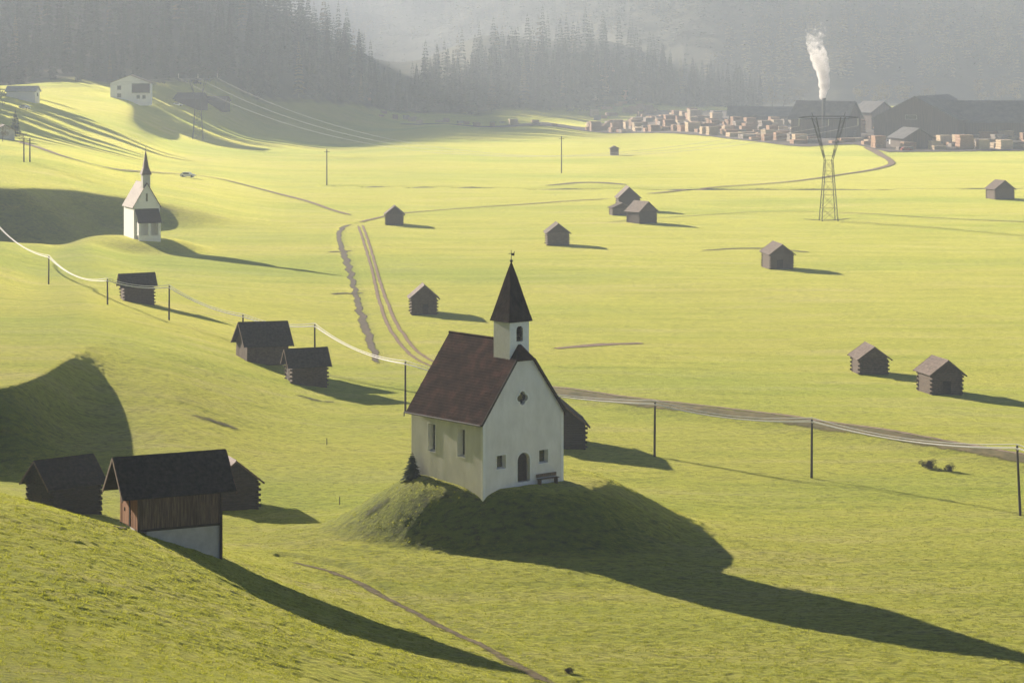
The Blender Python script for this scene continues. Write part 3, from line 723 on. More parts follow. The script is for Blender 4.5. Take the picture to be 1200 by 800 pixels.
G = 'grey hay barns scattered over the meadow'
barn(1101, 460, 3.7, 5.2, 2.55, 4.0, 9, 'brown log hay barn with sunlit log ends, nearest the right edge of the meadow', group=G, door=(0, 1.0, 1.5, -1))
barn(1019, 437, 3.6, 4.2, 2.2, 3.5, 6, 'small brown log barn just left of the larger barn near the right edge', group=G)
barn(911, 314, 4.3, 6.0, 3.0, 4.6, 9, 'log barn with bright left edge standing alone below the lattice pylon', group=G, door=(-0.3, 1.1, 1.7, -1))
barn(496, 367, 3.9, 4.8, 2.7, 4.4, 5, 'small log barn beside the two-rut track, seen just left of the spire', group=G, door=(0.2, 0.9, 1.5, -1))
barn(462, 263, 3.9, 4.8, 2.6, 4.2, 3, 'small grey barn at the bend where the two-rut track begins', group=G)
barn(653, 287, 4.4, 5.0, 2.8, 4.5, 4, 'squat log barn standing alone in the meadow behind the chapel spire', group=G)
barn(736, 246, 5.2, 6.0, 3.4, 5.8, 4, 'tallest barn of the cluster of three, standing at its back', group=G)
barn(727, 252, 4.6, 3.6, 1.8, 2.9, 10, 'lowest barn of the cluster of three, crouched at its left front', group=G)
barn(752, 261, 4.5, 5.6, 2.9, 4.9, 28, 'right-hand barn of the cluster of three, its pale roof slope facing left', group=G)
barn(1172, 233, 5.4, 6.0, 2.8, 4.9, 12, 'far barn with lit roof slope beyond the pylon at the right edge', group=G)
barn(720, 182, 3.0, 2.4, 2.6, 3.4, 4, 'tiny pale shed alone in the far meadow near a pole', group=G, wallm='plank', walls='plank', cat='shed', name='field_shed')
barn(161, 354, 4.0, 4.3, 2.6, 4.1, 16, 'dark barn with pinkish end wall behind the wires below the white chapel', 'x', group=G, roofm='shake_dark')
barn(307, 424, 4.4, 5.4, 2.6, 4.9, 24, 'larger dark barn of the pair under the wires, with a smooth grey roof', 'x', group=G, roofm='shake_dark', walls='plank', wallm='log')
barn(359, 449, 3.8, 4.2, 2.5, 4.1, 16, 'smaller dark log barn of the pair under the wires, with lit gable posts', 'x', group=G, roofm='shake_dark', door=(0.3, 0.8, 1.6, 1))
barn(652, 521, 5.4, 6.0, 2.6, 4.9, 5, 'grey barn half hidden behind the chapel, its roof edge showing right', group=G, roofm='shake_dark', wallm='log_black')
barn(268, 592, 4.2, 5.0, 2.6, 4.3, 20, 'barn with reddish roof half hidden behind the foreground plank barn', group=G, roofm='roof_red', wallm='log_black')
cb_ = barn(75, 597, 4.2, 4.9, 2.6, 4.5, 40, 'blackened log barn in the hollow behind the foreground grass crest', 'x', group=G, roofm='shake_dark', wallm='log_black', shift=(0, 0), door=(0, 0.9, 1.6, 1))
# foreground barn on its plastered base
pD = at(165, 623)
fwd = Matrix.Rotation(R(26), 3, 'Z')
BS = 1.066
near_corner = Vector(((161-600)*188.5/FPX, 188.5, 6.15))
ctr = near_corner+fwd @ Vector((6.1/2*BS, 3.9/2*BS, 0))
fb = empty('plank_barn', ctr, R(26)+math.pi/2, 'foreground barn of weathered upright planks with orange end wall on a pale plastered base', 'barn')
fb.scale = (BS, BS, BS)
Wb, Lb, Eb, Rb_ = 3.9, 6.1, 2.45, 4.65
hw, hl = Wb/2, Lb/2
rg = random.Random(9)
w = MB(); w.box(-hw+0.05, hw-0.05, -hl+0.05, hl-0.05, 0.0, Eb)
for s in (-1, 1):
    for k in range(32):
        y0 = -hl+k*Lb/32; d = rg.uniform(0.0, 0.035)
        w.box(*sorted((s*(hw-0.06), s*(hw+d))), y0+0.006, y0+Lb/32-0.006, -0.05+rg.uniform(-.04,.02), Eb+0.05)
wo = w.build('wall', M['plank'], fb)
rail = MB()
for s in (-1, 1): rail.box(*sorted((s*(hw+0.02), s*(hw+0.09))), -hl, hl, -0.16, 0.0)
rail.box(-hw-0.12, -hw+0.06, -hl-0.06, -hl+0.1, -2.6, Eb); rail.build('timber_frame', M['dark_wood'], wo)
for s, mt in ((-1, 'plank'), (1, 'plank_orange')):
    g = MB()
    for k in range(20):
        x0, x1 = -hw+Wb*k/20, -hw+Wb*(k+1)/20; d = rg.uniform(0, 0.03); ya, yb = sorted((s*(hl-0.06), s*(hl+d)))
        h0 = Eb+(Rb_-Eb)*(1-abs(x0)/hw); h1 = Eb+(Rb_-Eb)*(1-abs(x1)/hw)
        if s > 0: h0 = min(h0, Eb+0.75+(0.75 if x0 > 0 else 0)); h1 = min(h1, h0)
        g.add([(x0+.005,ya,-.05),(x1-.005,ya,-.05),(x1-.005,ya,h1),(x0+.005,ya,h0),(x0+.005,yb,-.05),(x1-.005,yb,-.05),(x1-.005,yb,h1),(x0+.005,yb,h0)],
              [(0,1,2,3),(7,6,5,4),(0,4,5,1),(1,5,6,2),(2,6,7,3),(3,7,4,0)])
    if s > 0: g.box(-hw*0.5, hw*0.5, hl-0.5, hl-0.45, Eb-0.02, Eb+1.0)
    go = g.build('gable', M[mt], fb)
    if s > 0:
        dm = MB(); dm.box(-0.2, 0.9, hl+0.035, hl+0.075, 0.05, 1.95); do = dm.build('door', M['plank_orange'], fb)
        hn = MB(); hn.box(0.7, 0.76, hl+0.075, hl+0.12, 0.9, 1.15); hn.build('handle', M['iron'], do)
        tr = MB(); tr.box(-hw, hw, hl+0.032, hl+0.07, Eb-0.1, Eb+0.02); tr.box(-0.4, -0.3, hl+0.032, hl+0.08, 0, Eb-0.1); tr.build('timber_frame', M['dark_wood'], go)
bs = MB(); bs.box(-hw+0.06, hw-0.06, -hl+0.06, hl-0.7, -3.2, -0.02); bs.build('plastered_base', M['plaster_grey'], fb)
r_ = MB(); sl = (Rb_-Eb)/hw; ov, oe0, oe1 = 0.38, 1.0, 1.15
for s in (-1, 1):
    roof_slope(r_, (s*(hw+ov), -hl-oe0, Eb-ov*sl+0.16), (s*(hw+ov), hl+oe1, Eb-ov*sl+0.16), (0, -hl-oe0, Rb_+0.16), (0, hl+oe1, Rb_+0.16), 0.24, 0.34, 0.08, rg, 0.02)
ro = r_.build('roof', M['shake_dark'], fb)
for yy in (-hl-oe0-0.03, hl+oe1+0.03):
    for s in (-1, 1):
        v = MB()
        p0 = Vector((s*(hw+ov), yy, Eb-ov*sl+0.06)); p1 = Vector((0, yy, Rb_+0.06)); d = p1-p0
        v.obox((p0+p1)/2, d/2, (0, 0.03, 0), Vector((-d.z, 0, d.x)).normalized()*0.1)
        v.build('verge_board', M['plank'], ro)

# ------------------------------------------------------------------ white chapel far left
p = at(172, 281); D0 = p.y
wc = empty('white_chapel', (p.x, p.y, gz(p.x, p.y)), R(22), 'slender white chapel with needle spire and dark porch roof on its own knoll', 'chapel')
m_ = MB(); hw, L, E, Rg = 2.6, 8.5, 6.8, 11.2
m_.prism([(-hw,-1.5),(hw,-1.5),(hw,E),(0,Rg),(-hw,E)], 0, L); m_.build('wall', M['white_trim'], wc)
r_ = MB(); sl = (Rg-E)/hw
for s in (-1, 1): roof_slope(r_, (s*(hw+.35), -.3, E-.35*sl+.12), (s*(hw+.35), L+.3, E-.35*sl+.12), (0, -.3, Rg+.12), (0, L+.3, Rg+.12), .4, .45, .07, rng, .02)
r_.build('roof', M['shake'], wc)
t_ = MB(); t_.box(-.75, .75, .15, 1.65, 9.5, 13.0); to = t_.build('bell_tower', M['plaster_grey'], wc)
t_ = MB()
for a in range(4):
    rr = lambda r, z: [(-r, .9-r, z), (r, .9-r, z), (r, .9+r, z), (-r, .9+r, z)]
    roof_slope(t_, rr(1.0, 12.9)[a], rr(1.0, 12.9)[(a+1)%4], rr(.5, 14.4)[a], rr(.5, 14.4)[(a+1)%4], .4, .4, .05, rng)
    roof_slope(t_, rr(.5, 14.4)[a], rr(.5, 14.4)[(a+1)%4], rr(.03, 17.6)[a], rr(.03, 17.6)[(a+1)%4], .4, .5, .05, rng)
t_.tube((0, .9, 17.5), (0, .9, 18.4), .05, .03); t_.build('spire', M['shake'], to)
t_ = MB(); t_.box(-.18, .18, -.03, .05, 7.6, 9.2); t_.build('window', M['glass'], wc)
po = MB(); po.add([(-2.4,.02,6.2),(2.4,.02,6.2),(2.4,-2.7,3.6),(-2.4,-2.7,3.6),(-2.4,.02,6.05),(2.4,.02,6.05),(2.4,-2.7,3.45),(-2.4,-2.7,3.45)], [(0,1,2,3),(7,6,5,4),(0,4,5,1),(1,5,6,2),(2,6,7,3),(3,7,4,0)])
po.build('porch_roof', M['shake_dark'], wc)
po = MB(); po.box(-2.2, 2.2, -2.5, -2.3, -1.2, 1.0); po.box(-2.2, -2.0, -2.5, 0, 1.0, 3.6); po.box(2.0, 2.2, -2.5, 0, 1.0, 3.6); po.box(-2.2, -1.7, -2.502, -2.3, 1.0, 3.5); po.box(1.7, 2.2, -2.502, -2.3, 1.0, 3.5); po.box(-.3,.2,-2.5,-2.3,1.0,3.5)
po.build('porch', M['white_trim'], wc)

# ------------------------------------------------------------------ low wooden power line with three bright wires
POLES = [(-10,318,34),(57,333,33),(126,357,30),(198,375,40),(285,406,37),(369,436,56),(475,482,58),(767,535,64),(951,560,69),(1196,604,82),(1420,650,80)]
tops = []
PL = 'short wooden poles carrying the three wires'
plab = {57:'thin wooden wire pole left of the barn below the white chapel', 126:'wooden wire pole left beside the barn with pinkish end wall', 198:'wooden wire pole right of the barn with pinkish end wall',
        285:'wooden wire pole rising behind the larger barn of the dark pair', 369:'wooden wire pole rising behind the smaller barn of the dark pair', 475:'wooden wire pole at the left corner of the chapel roof',
        767:'wooden wire pole standing right of the chapel beside the barn shadow', 951:'wooden wire pole in the meadow right of the chapel knoll, left of the dark bushes', 1196:'leaning wooden wire pole at the right edge of the meadow'}
for px, py, hp in POLES:
    p = at(px, py) if 0 < px < 1300 else Vector(((px-600)*dist(py, 0)/FPX, dist(py, 0), gz((px-600)*dist(py, 0)/FPX, dist(py, 0))))
    h = hp*p.y/FPX; lean = -0.05 if px == 1196 else rng.uniform(-0.01, 0.01)
    if px in plab:
        po = empty('wire_pole', p, 0, plab[px], 'pole', PL)
        s_ = MB(); s_.tube((0,0,-0.6), (lean*h,0,h), 0.13, 0.10, 8); s_.build('post', M['pole'], po)
        s_ = MB(); s_.box(lean*h-0.06, lean*h+0.06, -0.5, 0.5, h-0.42, h-0.32); s_.build('crossarm', M['pole'], po)
        for yy, zz in ((-0.42, h-0.2), (0.42, h-0.2), (0.0, h+0.12)):
            s_ = MB(); s_.tube((lean*h, yy, zz-0.12), (lean*h, yy, zz+0.03), 0.05, 0.035, 6); s_.build('insulator', M['white_trim'], po)
    tops.append(p+Vector((lean*h, 0, h)))
for k, (dy, dz, lab) in enumerate([(-0.42, -0.2, 'bright wire strung lowest along the short wooden poles'), (0.42, -0.2, 'bright middle wire along the short wooden poles'), (0.0, 0.14, 'bright wire strung topmost along the short wooden poles')]):
    pts = []
    for a, b in zip(tops[:-1], tops[1:]):
        a2, b2 = a+Vector((0, dy, dz)), b+Vector((0, dy, dz)); sag = 0.016*(b2-a2).length+0.25
        for i in range(14):
            t = i/14; q = a2.lerp(b2, t); q.z -= sag*4*t*(1-t)*(1+0.12*k); pts.append(q)
    pts.append(tops[-1]+Vector((0, dy, dz)))
    s_ = MB(); s_.path(pts, 0.042, 5); tag(s_.build('power_wire', M['wire'], None, True), lab, 'wire', 'wires along the short wooden poles')

# single poles
for px, py, hp, lab in [(383,217,42,'thin dark pole standing alone in the far meadow left of the track bend'), (658,203,43,'thin dark pole standing alone near the tiny pale shed'),
                        (28,190,28,'left one of two short poles below the spruce at the left edge'), (35,190,28,'right one of two short poles below the spruce at the left edge'),
                        (198+200,591,9,'short stake in the grass left of the chapel knoll'), (383,521,7,'short stake in the meadow above the stake by the knoll')]:
    p = at(px, py); h = hp*p.y/FPX; s_ = MB(); r = 0.2 if h > 5 else 0.05
    po = s_; po.tube((0,0,-.4), (0,0,h), r, r*0.75, 8); po.tube((0,0,h), (0,0,h+r*.5), r*.75, r*.2, 8)
    if h > 5: po.box(-.9, .9, -.06, .06, h-0.8, h-0.66)
    o = s_.build('stake' if h < 3 else 'utility_pole', M['pole']); o.location = p; tag(o, lab, 'stake' if h < 3 else 'pole')

# ------------------------------------------------------------------ lattice pylons
def pylon(p, Ht, lab, rz, th=0.10):
    o = empty('lattice_pylon', p, rz, lab, 'pylon', 'steel lattice pylons')
    bw, ww, hw_, zc = 0.15*Ht/2, 0.035*Ht, 0.275*Ht/1.0, 0.56*Ht
    m = MB(); lv = [0, .12*Ht, .24*Ht, .36*Ht, .46*Ht, zc]
    wd = lambda z: bw+(ww-bw)*(z/zc)
    cor = lambda z: [Vector((sx*wd(z), sy*wd(z), z)) for sx, sy in ((-1,-1),(1,-1),(1,1),(-1,1))]
    for z0, z1 in zip(lv[:-1], lv[1:]):
        A, B = cor(z0), cor(z1)
        for a in range(4):
            b = (a+1) % 4
            m.tube(A[a], B[a], th*1.1, n=5); m.tube(A[a], B[b], th*.5, n=4); m.tube(A[b], B[a], th*.5, n=4); m.tube(B[a], B[b], th*.5, n=4)
    m.build('lattice_body', M['steel'], o)
    m = MB(); zt = 0.955*Ht; hs = 0.14*Ht
    for s in (-1, 1):
        for sy in (-1, 1):
            i0, i1 = Vector((s*ww, sy*ww, zc)), Vector((s*hs*0.82, sy*.3, zt)); o0, o1 = Vector((s*ww, sy*ww, zc)), Vector((s*hs*1.12, sy*.3, zt))
            m.tube(i0, i1, th*.9, n=5); m.tube(o0, o1, th*.9, n=5)
            for k in range(6):
                a, b = i0.lerp(i1, k/6), o0.lerp(o1, (k+1)/6); m.tube(a, b, th*.45, n=4)
        m.tube((s*hs*1.0, 0, zt), (s*hs*1.12, 0, Ht), th*.9, n=5)
    m.tube((-ww*1.6, 0, zc+.04*Ht), (ww*1.6, 0, zc+.04*Ht), th*.6, n=4)
    m.build('fork', M['steel'], o)
    m = MB()
    for sy in (-.3, .3):
        m.tube((-hw_, 0, zt), (-hs, sy, zt+.25), th, n=5); m.tube((-hs, sy, zt+.25), (hs, sy, zt+.25), th, n=5); m.tube((hs, sy, zt+.25), (hw_, 0, zt), th, n=5)
        m.tube((-hw_, 0, zt), (-hs, sy, zt-.35), th*.7, n=5); m.tube((-hs, sy, zt-.35), (hs, sy, zt-.35), th*.7, n=5); m.tube((hs, sy, zt-.35), (hw_, 0, zt), th*.7, n=5)
    m.build('crossarm', M['steel'], o)
    ends = []
    for xx in (-hw_, 0, hw_):
        m = MB()
        for k in range(6): m.tube((xx, 0, zt-.3-k*.28), (xx, 0, zt-.5-k*.28), .16, .10, 6)
        m.build('insulator', M['plaster_grey'], o)
        ends.append(o.matrix_basis @ Vector((xx, 0, zt-2.0)))
    return ends
def mw(o): return o
pA = at(971, 259); pB = at(232, 164)
bpy.context.view_layer.update()
dirv = (pB-pA); ang = math.atan2(dirv.y, dirv.x)+math.pi/2
HA, HB = 127*pA.y/FPX, 82*pB.y/FPX
def mat_of(p, rz): return Matrix.Translation(p) @ Matrix.Rotation(rz, 4, 'Z')
eA = pylon(pA, HA, 'lattice pylon standing alone in the right meadow below the smoke', R(4), 0.075)
eB = pylon(pB, HB, 'hazy lattice pylon in front of the white house at left', R(2), 0.09)
hwA, hwB = 0.275*HA, 0.275*HB
EA = [mat_of(pA, R(4)) @ Vector((xx, 0, .955*HA-2)) for xx in (-hwA, 0, hwA)]
EB = [mat_of(pB, R(2)) @ Vector((xx, 0, .955*HB-2)) for xx in (-hwB, 0, hwB)]
for k, w_ in enumerate(('outer left', 'middle', 'outer right')):
    pts = [EB[k].lerp(EA[k], t/40)-Vector((0, 0, 17*4*(t/40)*(1-t/40))) for t in range(41)]
    s_ = MB(); s_.path(pts, 0.035, 4); tag(s_.build('power_cable', M['cable'], None, True), f'{w_} high cable from the left pylon to the right pylon', 'cable', 'high cables between the pylons')
    far = Vector((-420+k*9, 880, EB[k].z+6))
    pts = [EB[k].lerp(far, t/30)-Vector((0, 0, 7*4*(t/30)*(1-t/30))) for t in range(31)]
    s_ = MB(); s_.path(pts, 0.035, 4); tag(s_.build('power_cable', M['cable'], None, True), f'{w_} high cable running from the left pylon out of the left edge', 'cable', 'high cables left of the hazy pylon')

# ------------------------------------------------------------------ trees
M['spruce'] = pmat('spruce_needles', (0.018, 0.032, 0.014), (0.05, 0.07, 0.03), 0.5, 0.9, rand=0.35, spec=0.1)
M['larch'] = pmat('autumn_larch_needles', (0.09, 0.08, 0.025), (0.18, 0.145, 0.045), 0.5, 0.9, rand=0.3, spec=0.1)
M['leaf'] = pmat('autumn_leaves', (0.13, 0.11, 0.03), (0.28, 0.20, 0.07), 0.4, 0.9, rand=0.3, spec=0.1)
M['bark'] = pmat('tree_bark', (0.04, 0.03, 0.022), (0.09, 0.07, 0.05), 4, 0.9)

def conifer_arrays(seed, h=1.0, r=0.16, whorls=26, per=8, base=0.06, hang=True):
    g = np.random.default_rng(seed); V, F = [], []
    for k in range(whorls):
        t = (k+g.uniform(-.3, .3))/whorls; t = min(max(t, 0), 0.99); z = h*(base+(1-base)*t**0.92)
        l0 = r*(1-t)**0.85*(1 if t > .08 else .8)+0.006*h
        for j in range(per):
            a = 2*math.pi*(j/per)+g.uniform(0, .8)+k*0.7; l = l0*g.uniform(.62, 1.18); dr = -l*g.uniform(.18, .5)
            ca, sa = math.cos(a), math.sin(a); w = l*g.uniform(.2, .32)+0.006*h
            b = len(V); md = 0.55*l
            V += [(0, 0, z), (md*ca-w*sa, md*sa+w*ca, z+dr*.35-w*.25), (l*ca, l*sa, z+dr), (md*ca+w*sa, md*sa-w*ca, z+dr*.35-w*.25)]
            F += [(b, b+1, b+2), (b, b+2, b+3)]
            if hang:
                V += [(.25*l*ca, .25*l*sa, z+dr*.1), (.85*l*ca, .85*l*sa, z+dr*.8), (.6*l*ca, .6*l*sa, z+dr*.6-0.028*h*g.uniform(.6, 1.3))]
                F.append((b+4, b+5, b+6))
    V += [(0.006*h, 0, h*.93), (-.004*h, .005*h, h*.93), (-.004*h, -.005*h, h*.93), (0, 0, h*1.02)]; b = len(V)-4
    F += [(b, b+1, b+3), (b+1, b+2, b+3), (b+2, b, b+3)]
    return np.array(V, float), np.array(F, int)
def broad_arrays(seed, h=1.0, r=0.33, n=420):
    g = np.random.default_rng(seed); V, F = [], []
    cl = [(g.normal(0, r*.42), g.normal(0, r*.42), h*g.uniform(.35, .9), r*g.uniform(.3, .55)) for _ in range(13)]
    for _ in range(n):
        cx, cy, cz, cr = cl[g.integers(len(cl))]; d = g.normal(0, 1, 3); d /= np.linalg.norm(d); c = np.array([cx, cy, cz])+d*cr*g.uniform(.6, 1.05)
        s = h*g.uniform(.02, .045); u = g.normal(0, 1, 3); u /= np.linalg.norm(u); v = np.cross(u, d); b = len(V)
        V += [c+u*s, c+v*s, c-u*s*.9]; F.append((b, b+1, b+2))
    return np.array(V, float), np.array(F, int)
TRUNK = {}
def trunk_mesh(key, h, r):
    m = MB(); m.tube((0,0,-.03*h), (0,0,.45*h), r, r*.6, 6); m.tube((0,0,.45*h), (0,0,h*.97), r*.6, r*.08, 5)
    me = bpy.data.meshes.new('trunk'); me.from_pydata(m.v, [], m.f); me.materials.append(M['bark']); return me
VAR = []
for k in range(6):
    v, f = conifer_arrays(k, 1.0, [.125, .15, .11, .165, .135, .145][k], 28, 9)
    me = np_mesh('crown', v, f); me.materials.append(M['spruce']); VAR.append((me, trunk_mesh('s', 1, .011)))
LAR = []
for k in range(3):
    v, f = conifer_arrays(40+k, 1.0, .15, 20, 7, .12); me = np_mesh('crown', v, f); me.materials.append(M['larch']); LAR.append((me, trunk_mesh('l', 1, .011)))
BRO = []
for k in range(4):
    v, f = broad_arrays(60+k); me = np_mesh('crown', v, f); me.materials.append(M['leaf']); BRO.append((me, trunk_mesh('b', .7, .02)))
def tree(kind, p, h, label, group, name, wide=1.0, seed=0):
    cr, tk = kind; s = empty(name, p, seed, label, 'tree', group); s.scale = (h*wide, h*wide, h)
    link('crown', cr, None, s); link('trunk', tk, None, s); return s

g = np.random.default_rng(8)
DPX = [-400, 0, 150, 230, 300, 400, 480, 560, 640, 700, 760, 890]
DEEP = [420, 420, 420, 400, 350, 300, 140, 170, 170, 170, 150, 40]
cand = []
tries = 0
while len(cand) < 2600 and tries < 60000:
    tries += 1
    c = g.uniform(-260, 892); b = np.interp(c, PXB, BASE); d = np.interp(c, DPX, DEEP)
    D = b+d*g.random()**1.25; x = (c-600)*D/FPX
    cand.append((x, D, c))
grid = {}; kept = []
for x, D, c in cand:
    key = (int(x//5), int(D//5))
    if any((key[0]+i, key[1]+j) in grid for i in (-1, 0, 1) for j in (-1, 0, 1)): continue
    grid[key] = 1; kept.append((x, D, c))
kept.sort(key=lambda t: t[1]-np.interp(t[2], PXB, BASE) + (0 if -10 < t[2] else 5000))
mass_s, mass_l = [], []
print('forest trees', len(kept), [round(at(*q).y) for q in ((27,119),(154,118),(224,124),(254,126),(300,125),(232,164),(971,259))])
FG = 'spruces of the hazy forest behind the meadow'
for i, (x, D, c) in enumerate(kept):
    hmul = np.interp(c, [0, 420, 450, 480, 500, 640, 760, 890], [1.1, 1.0, .62, .62, 1.05, 1.05, .95, .75])
    h = g.uniform(20, 38)*hmul*(0.68+0.32*sstep(0, 110, D-np.interp(c, PXB, BASE)) if c < 220 else 1.0); z = gz(x, D)-0.4; lar = g.random() < 0.07
    if i < 270:
        if lar: tree(LAR[i % 3], (x, D, z), h*.85, 'yellowish autumn larch among the dark spruces of the hazy forest', 'larches of the hazy forest', 'larch_tree', g.uniform(.9, 1.3), g.uniform(0, 6))
        else: tree(VAR[i % 6], (x, D, z), h, 'dark spruce in the hazy forest behind the meadow', FG, 'spruce_tree', g.uniform(.85, 1.25), g.uniform(0, 6))
    else: (mass_l if lar else mass_s).append((x, D, z, h))
def mass(name, items, gens, mat, label, cat):
    Vs, Fs, o = [], [], 0
    for k, (x, y, z, h) in enumerate(items):
        v, f = gens[k % len(gens)]; a = k*2.4; ca, sa = math.cos(a), math.sin(a); wv = 0.9+0.35*((k*0.618) % 1)
        q = np.stack([(v[:,0]*ca-v[:,1]*sa)*h*wv+x, (v[:,0]*sa+v[:,1]*ca)*h*wv+y, v[:,2]*h+z], 1)
        Vs.append(q); Fs.append(f+o); o += len(q)
    me = np_mesh(name, np.concatenate(Vs), np.concatenate(Fs)); ob = link(name, me, mat); tag(ob, label, cat, kind='stuff'); return ob
SG = [conifer_arrays(80+k, 1, [.13, .15, .17][k], 18, 7) for k in range(3)]
mass('forest', mass_s, SG, M['spruce'], 'hazy mass of dark spruce forest covering the hill behind the meadow', 'forest')
mass('larch_wood', mass_l, [conifer_arrays(90, 1, .15, 14, 6, .1)], M['larch'], 'yellowish larches deep inside the hazy spruce forest', 'forest')
# far mountain woods
ms_, ml_ = [], []
SG2 = [conifer_arrays(120+k, 1, .16, 9, 5, .05, False) for k in range(3)]
for _ in range(4200):
    u = g.uniform(-560, 640); db = np.interp(u, [-1600, -300, -100, 60, 260, 1600], [2500, 2600, 2500, 2150, 1790, 1700]); D = db+20+g.random()*420
    x = u*D/FPX; z = gz(x, D)-.5
    n_v = noise2(np.array([x/60]), np.array([D/60]), 77)[0]
    (ml_ if (g.random() < (0.55 if (u > 240 and D < db+140) else 0.14)+n_v*.5) else ms_).append((x, D, z, g.uniform(14, 26)))
mass('mountain_forest', ms_, SG2, M['spruce'], 'far spruce forest fading into haze on the mountain slope', 'forest')
mass('mountain_larch_wood', ml_, [conifer_arrays(130, 1, .2, 9, 5, .05, False), broad_arrays(131, 1, .3, 70)], M['larch'], 'far autumn coloured trees on the mountain slope at right', 'forest')
# single trees
for c, r_, h, k, lab in [(668,131,24,0,'dark spruce standing forward of the forest, left one of a pair'), (684,130,28,1,'dark spruce standing forward of the forest, right one of a pair')]:
    tree(VAR[k], at(c, r_), h, lab, None, 'spruce_tree', 1.35, k)
tree(VAR[3], at(18, 160), 8.5, 'small dark spruce alone at the left edge above two poles', None, 'spruce_tree', 1.9)
for c, r_, h, k, lab in [(-2,132,10,0,'hazy rounded tree at the left edge below the white building'), (3,166,5.5,1,'low bushy tree at the left edge beside the small spruce'), (26,168,3.5,2,'low hazy bush beside the two short poles')]:
    tree(BRO[k], at(max(c, -5), r_), h, lab, None, 'leafy_tree', 1.1, k)
for k, (c, r_, h) in enumerate([(905,117,14),(918,116,12),(936,117,15),(1010,118,17),(1025,116,15),(1040,114,18),(1060,112,16),(1088,113,17),(1150,112,19),(1172,113,20),(1190,112,17),(870,118,12)]):
    D = 1640+7*k; x = (c-600)*D/FPX
    tree(BRO[k % 4], (x, D, gz(x, D)-.3), h, 'pale golden autumn tree at the mountain foot behind the sawmill', 'golden trees behind the sawmill', 'autumn_tree', 1.15, k)
# trees beyond the left frame edge that throw the long shadows across the far meadow
for k, (x, D, h) in enumerate([(-196,905,24),(-203,925,27),(-208,950,28),(-190,880,19),(-226,985,30),(-216,1000,31),(-222,1022,30),(-234,1040,29),(-240,1010,30),(-212,968,26),(-183,845,15),(-246,1080,27)]):
    mass_like = tree(VAR[k % 6], (x, D, gz(x, D)-.3), h, 'spruce of the row just outside the left edge that shades the far meadow', 'spruces beyond the left edge', 'spruce_tree', 2.1, k)

# conifer shrub at the chapel corner and bushes
p = C0+Matrix.Rotation(CANG, 3, 'Z') @ Vector((-0.75, 8.6, 0)); 
v, f = conifer_arrays(201, 1, .5, 20, 12, .0); me = np_mesh('crown', v, f); me.materials.append(M['spruce'])
s = empty('spruce_shrub', (p.x, p.y, gz(p.x, p.y)-.1), 0, 'small dark spruce bush at the left corner of the chapel', 'bush'); s.scale = (2.35, 2.35, 2.35)
link('crown', me, None, s); link('trunk', VAR[0][1], None, s)
M['bush'] = pmat('dark_bush_leaves', (0.03, 0.022, 0.014), (0.08, 0.055, 0.03), 2, 0.9)
for c, r_, h, w_, lab in [(1090,549,1.35,1.3,'larger dark brown bush below the road at right'), (1110,552,.95,1.4,'smaller dark brown bush below the road at right'), (667,789,.75,1.0,'small brown bush at the bottom edge of the meadow')]:
    v, f = broad_arrays(int(c), 1, .5, 2600); v[:,2] = (v[:,2]-.25); me = np_mesh('leaves', v, f); me.materials.append(M['bush'])
    p = at(c, r_); s = empty('bush', p-Vector((0,0,.05)), 0, lab, 'bush'); s.scale = (h*w_, h*w_, h); link('leaves', me, None, s)
    tk = MB()
    for a in range(5): tk.tube((0,0,-.1), (.3*math.cos(a*1.3), .3*math.sin(a*1.3), .5), .03, .01, 4)
    tk.build('stem', M['bark'], s)

# ------------------------------------------------------------------ hamlet upper left
def house(p, W, L, E, Rg, yaw, label, wallm='white_trim', roofm='shake', name='house', wins=(), ov=.6, cat='house', group=None, upper=None):
    o = empty(name, p, R(yaw), label, cat, group); m = MB(); hw = W/2
    m.prism([(-hw,-2),(hw,-2),(hw,E),(0,Rg),(-hw,E)], -L/2, L/2); m.build('wall', M[wallm], o)
    r = MB(); sl = (Rg-E)/hw
    for s in (-1, 1):
        a = [Vector((s*(hw+ov), -L/2-ov, E-ov*sl+.15)), Vector((s*(hw+ov), L/2+ov, E-ov*sl+.15)), Vector((0, L/2+ov, Rg+.15)), Vector((0, -L/2-ov, Rg+.15))]
        roof_slope(r, a[0], a[1], a[3], a[2], 1.2, .9, .18, random.Random(3), .03)
    r.build('roof', M[roofm], o)
    for x, z, w, h in wins:
        f = MB(); f.box(x-w/2, x+w/2, -L/2-.06, -L/2+.05, z-h/2, z+h/2); wo = f.build('window', M['glass'], o)
        fr = MB(); t = .12
        for a0, a1, z0, z1 in ((x-w/2-t, x-w/2, z-h/2-t, z+h/2+t), (x+w/2, x+w/2+t, z-h/2-t, z+h/2+t), (x-w/2, x+w/2, z-h/2-t, z-h/2), (x-w/2, x+w/2, z+h/2, z+h/2+t)): fr.box(a0, a1, -L/2-.12, -L/2+.02, z0, z1)
        fr.build('frame', M['plaster_grey'], wo)
    if upper:
        x0, x1, z0, z1, mt = upper
        u = MB(); u.box(x0, x1, -L/2-.12, -L/2+.02, z0, z1)
        for k in range(12): u.box(x0+(x1-x0)*k/12, x0+(x1-x0)*k/12+.12, -L/2-.9, -L/2-.8, z0, z0+1.1)
        u.box(x0, x1, -L/2-.9, -L/2, z0-.15, z0); u.box(x0, x1, -L/2-.92, -L/2-.78, z0+1.1, z0+1.25)
        u.build('balcony', M[mt], o)
    return o
p = at(154, 118)
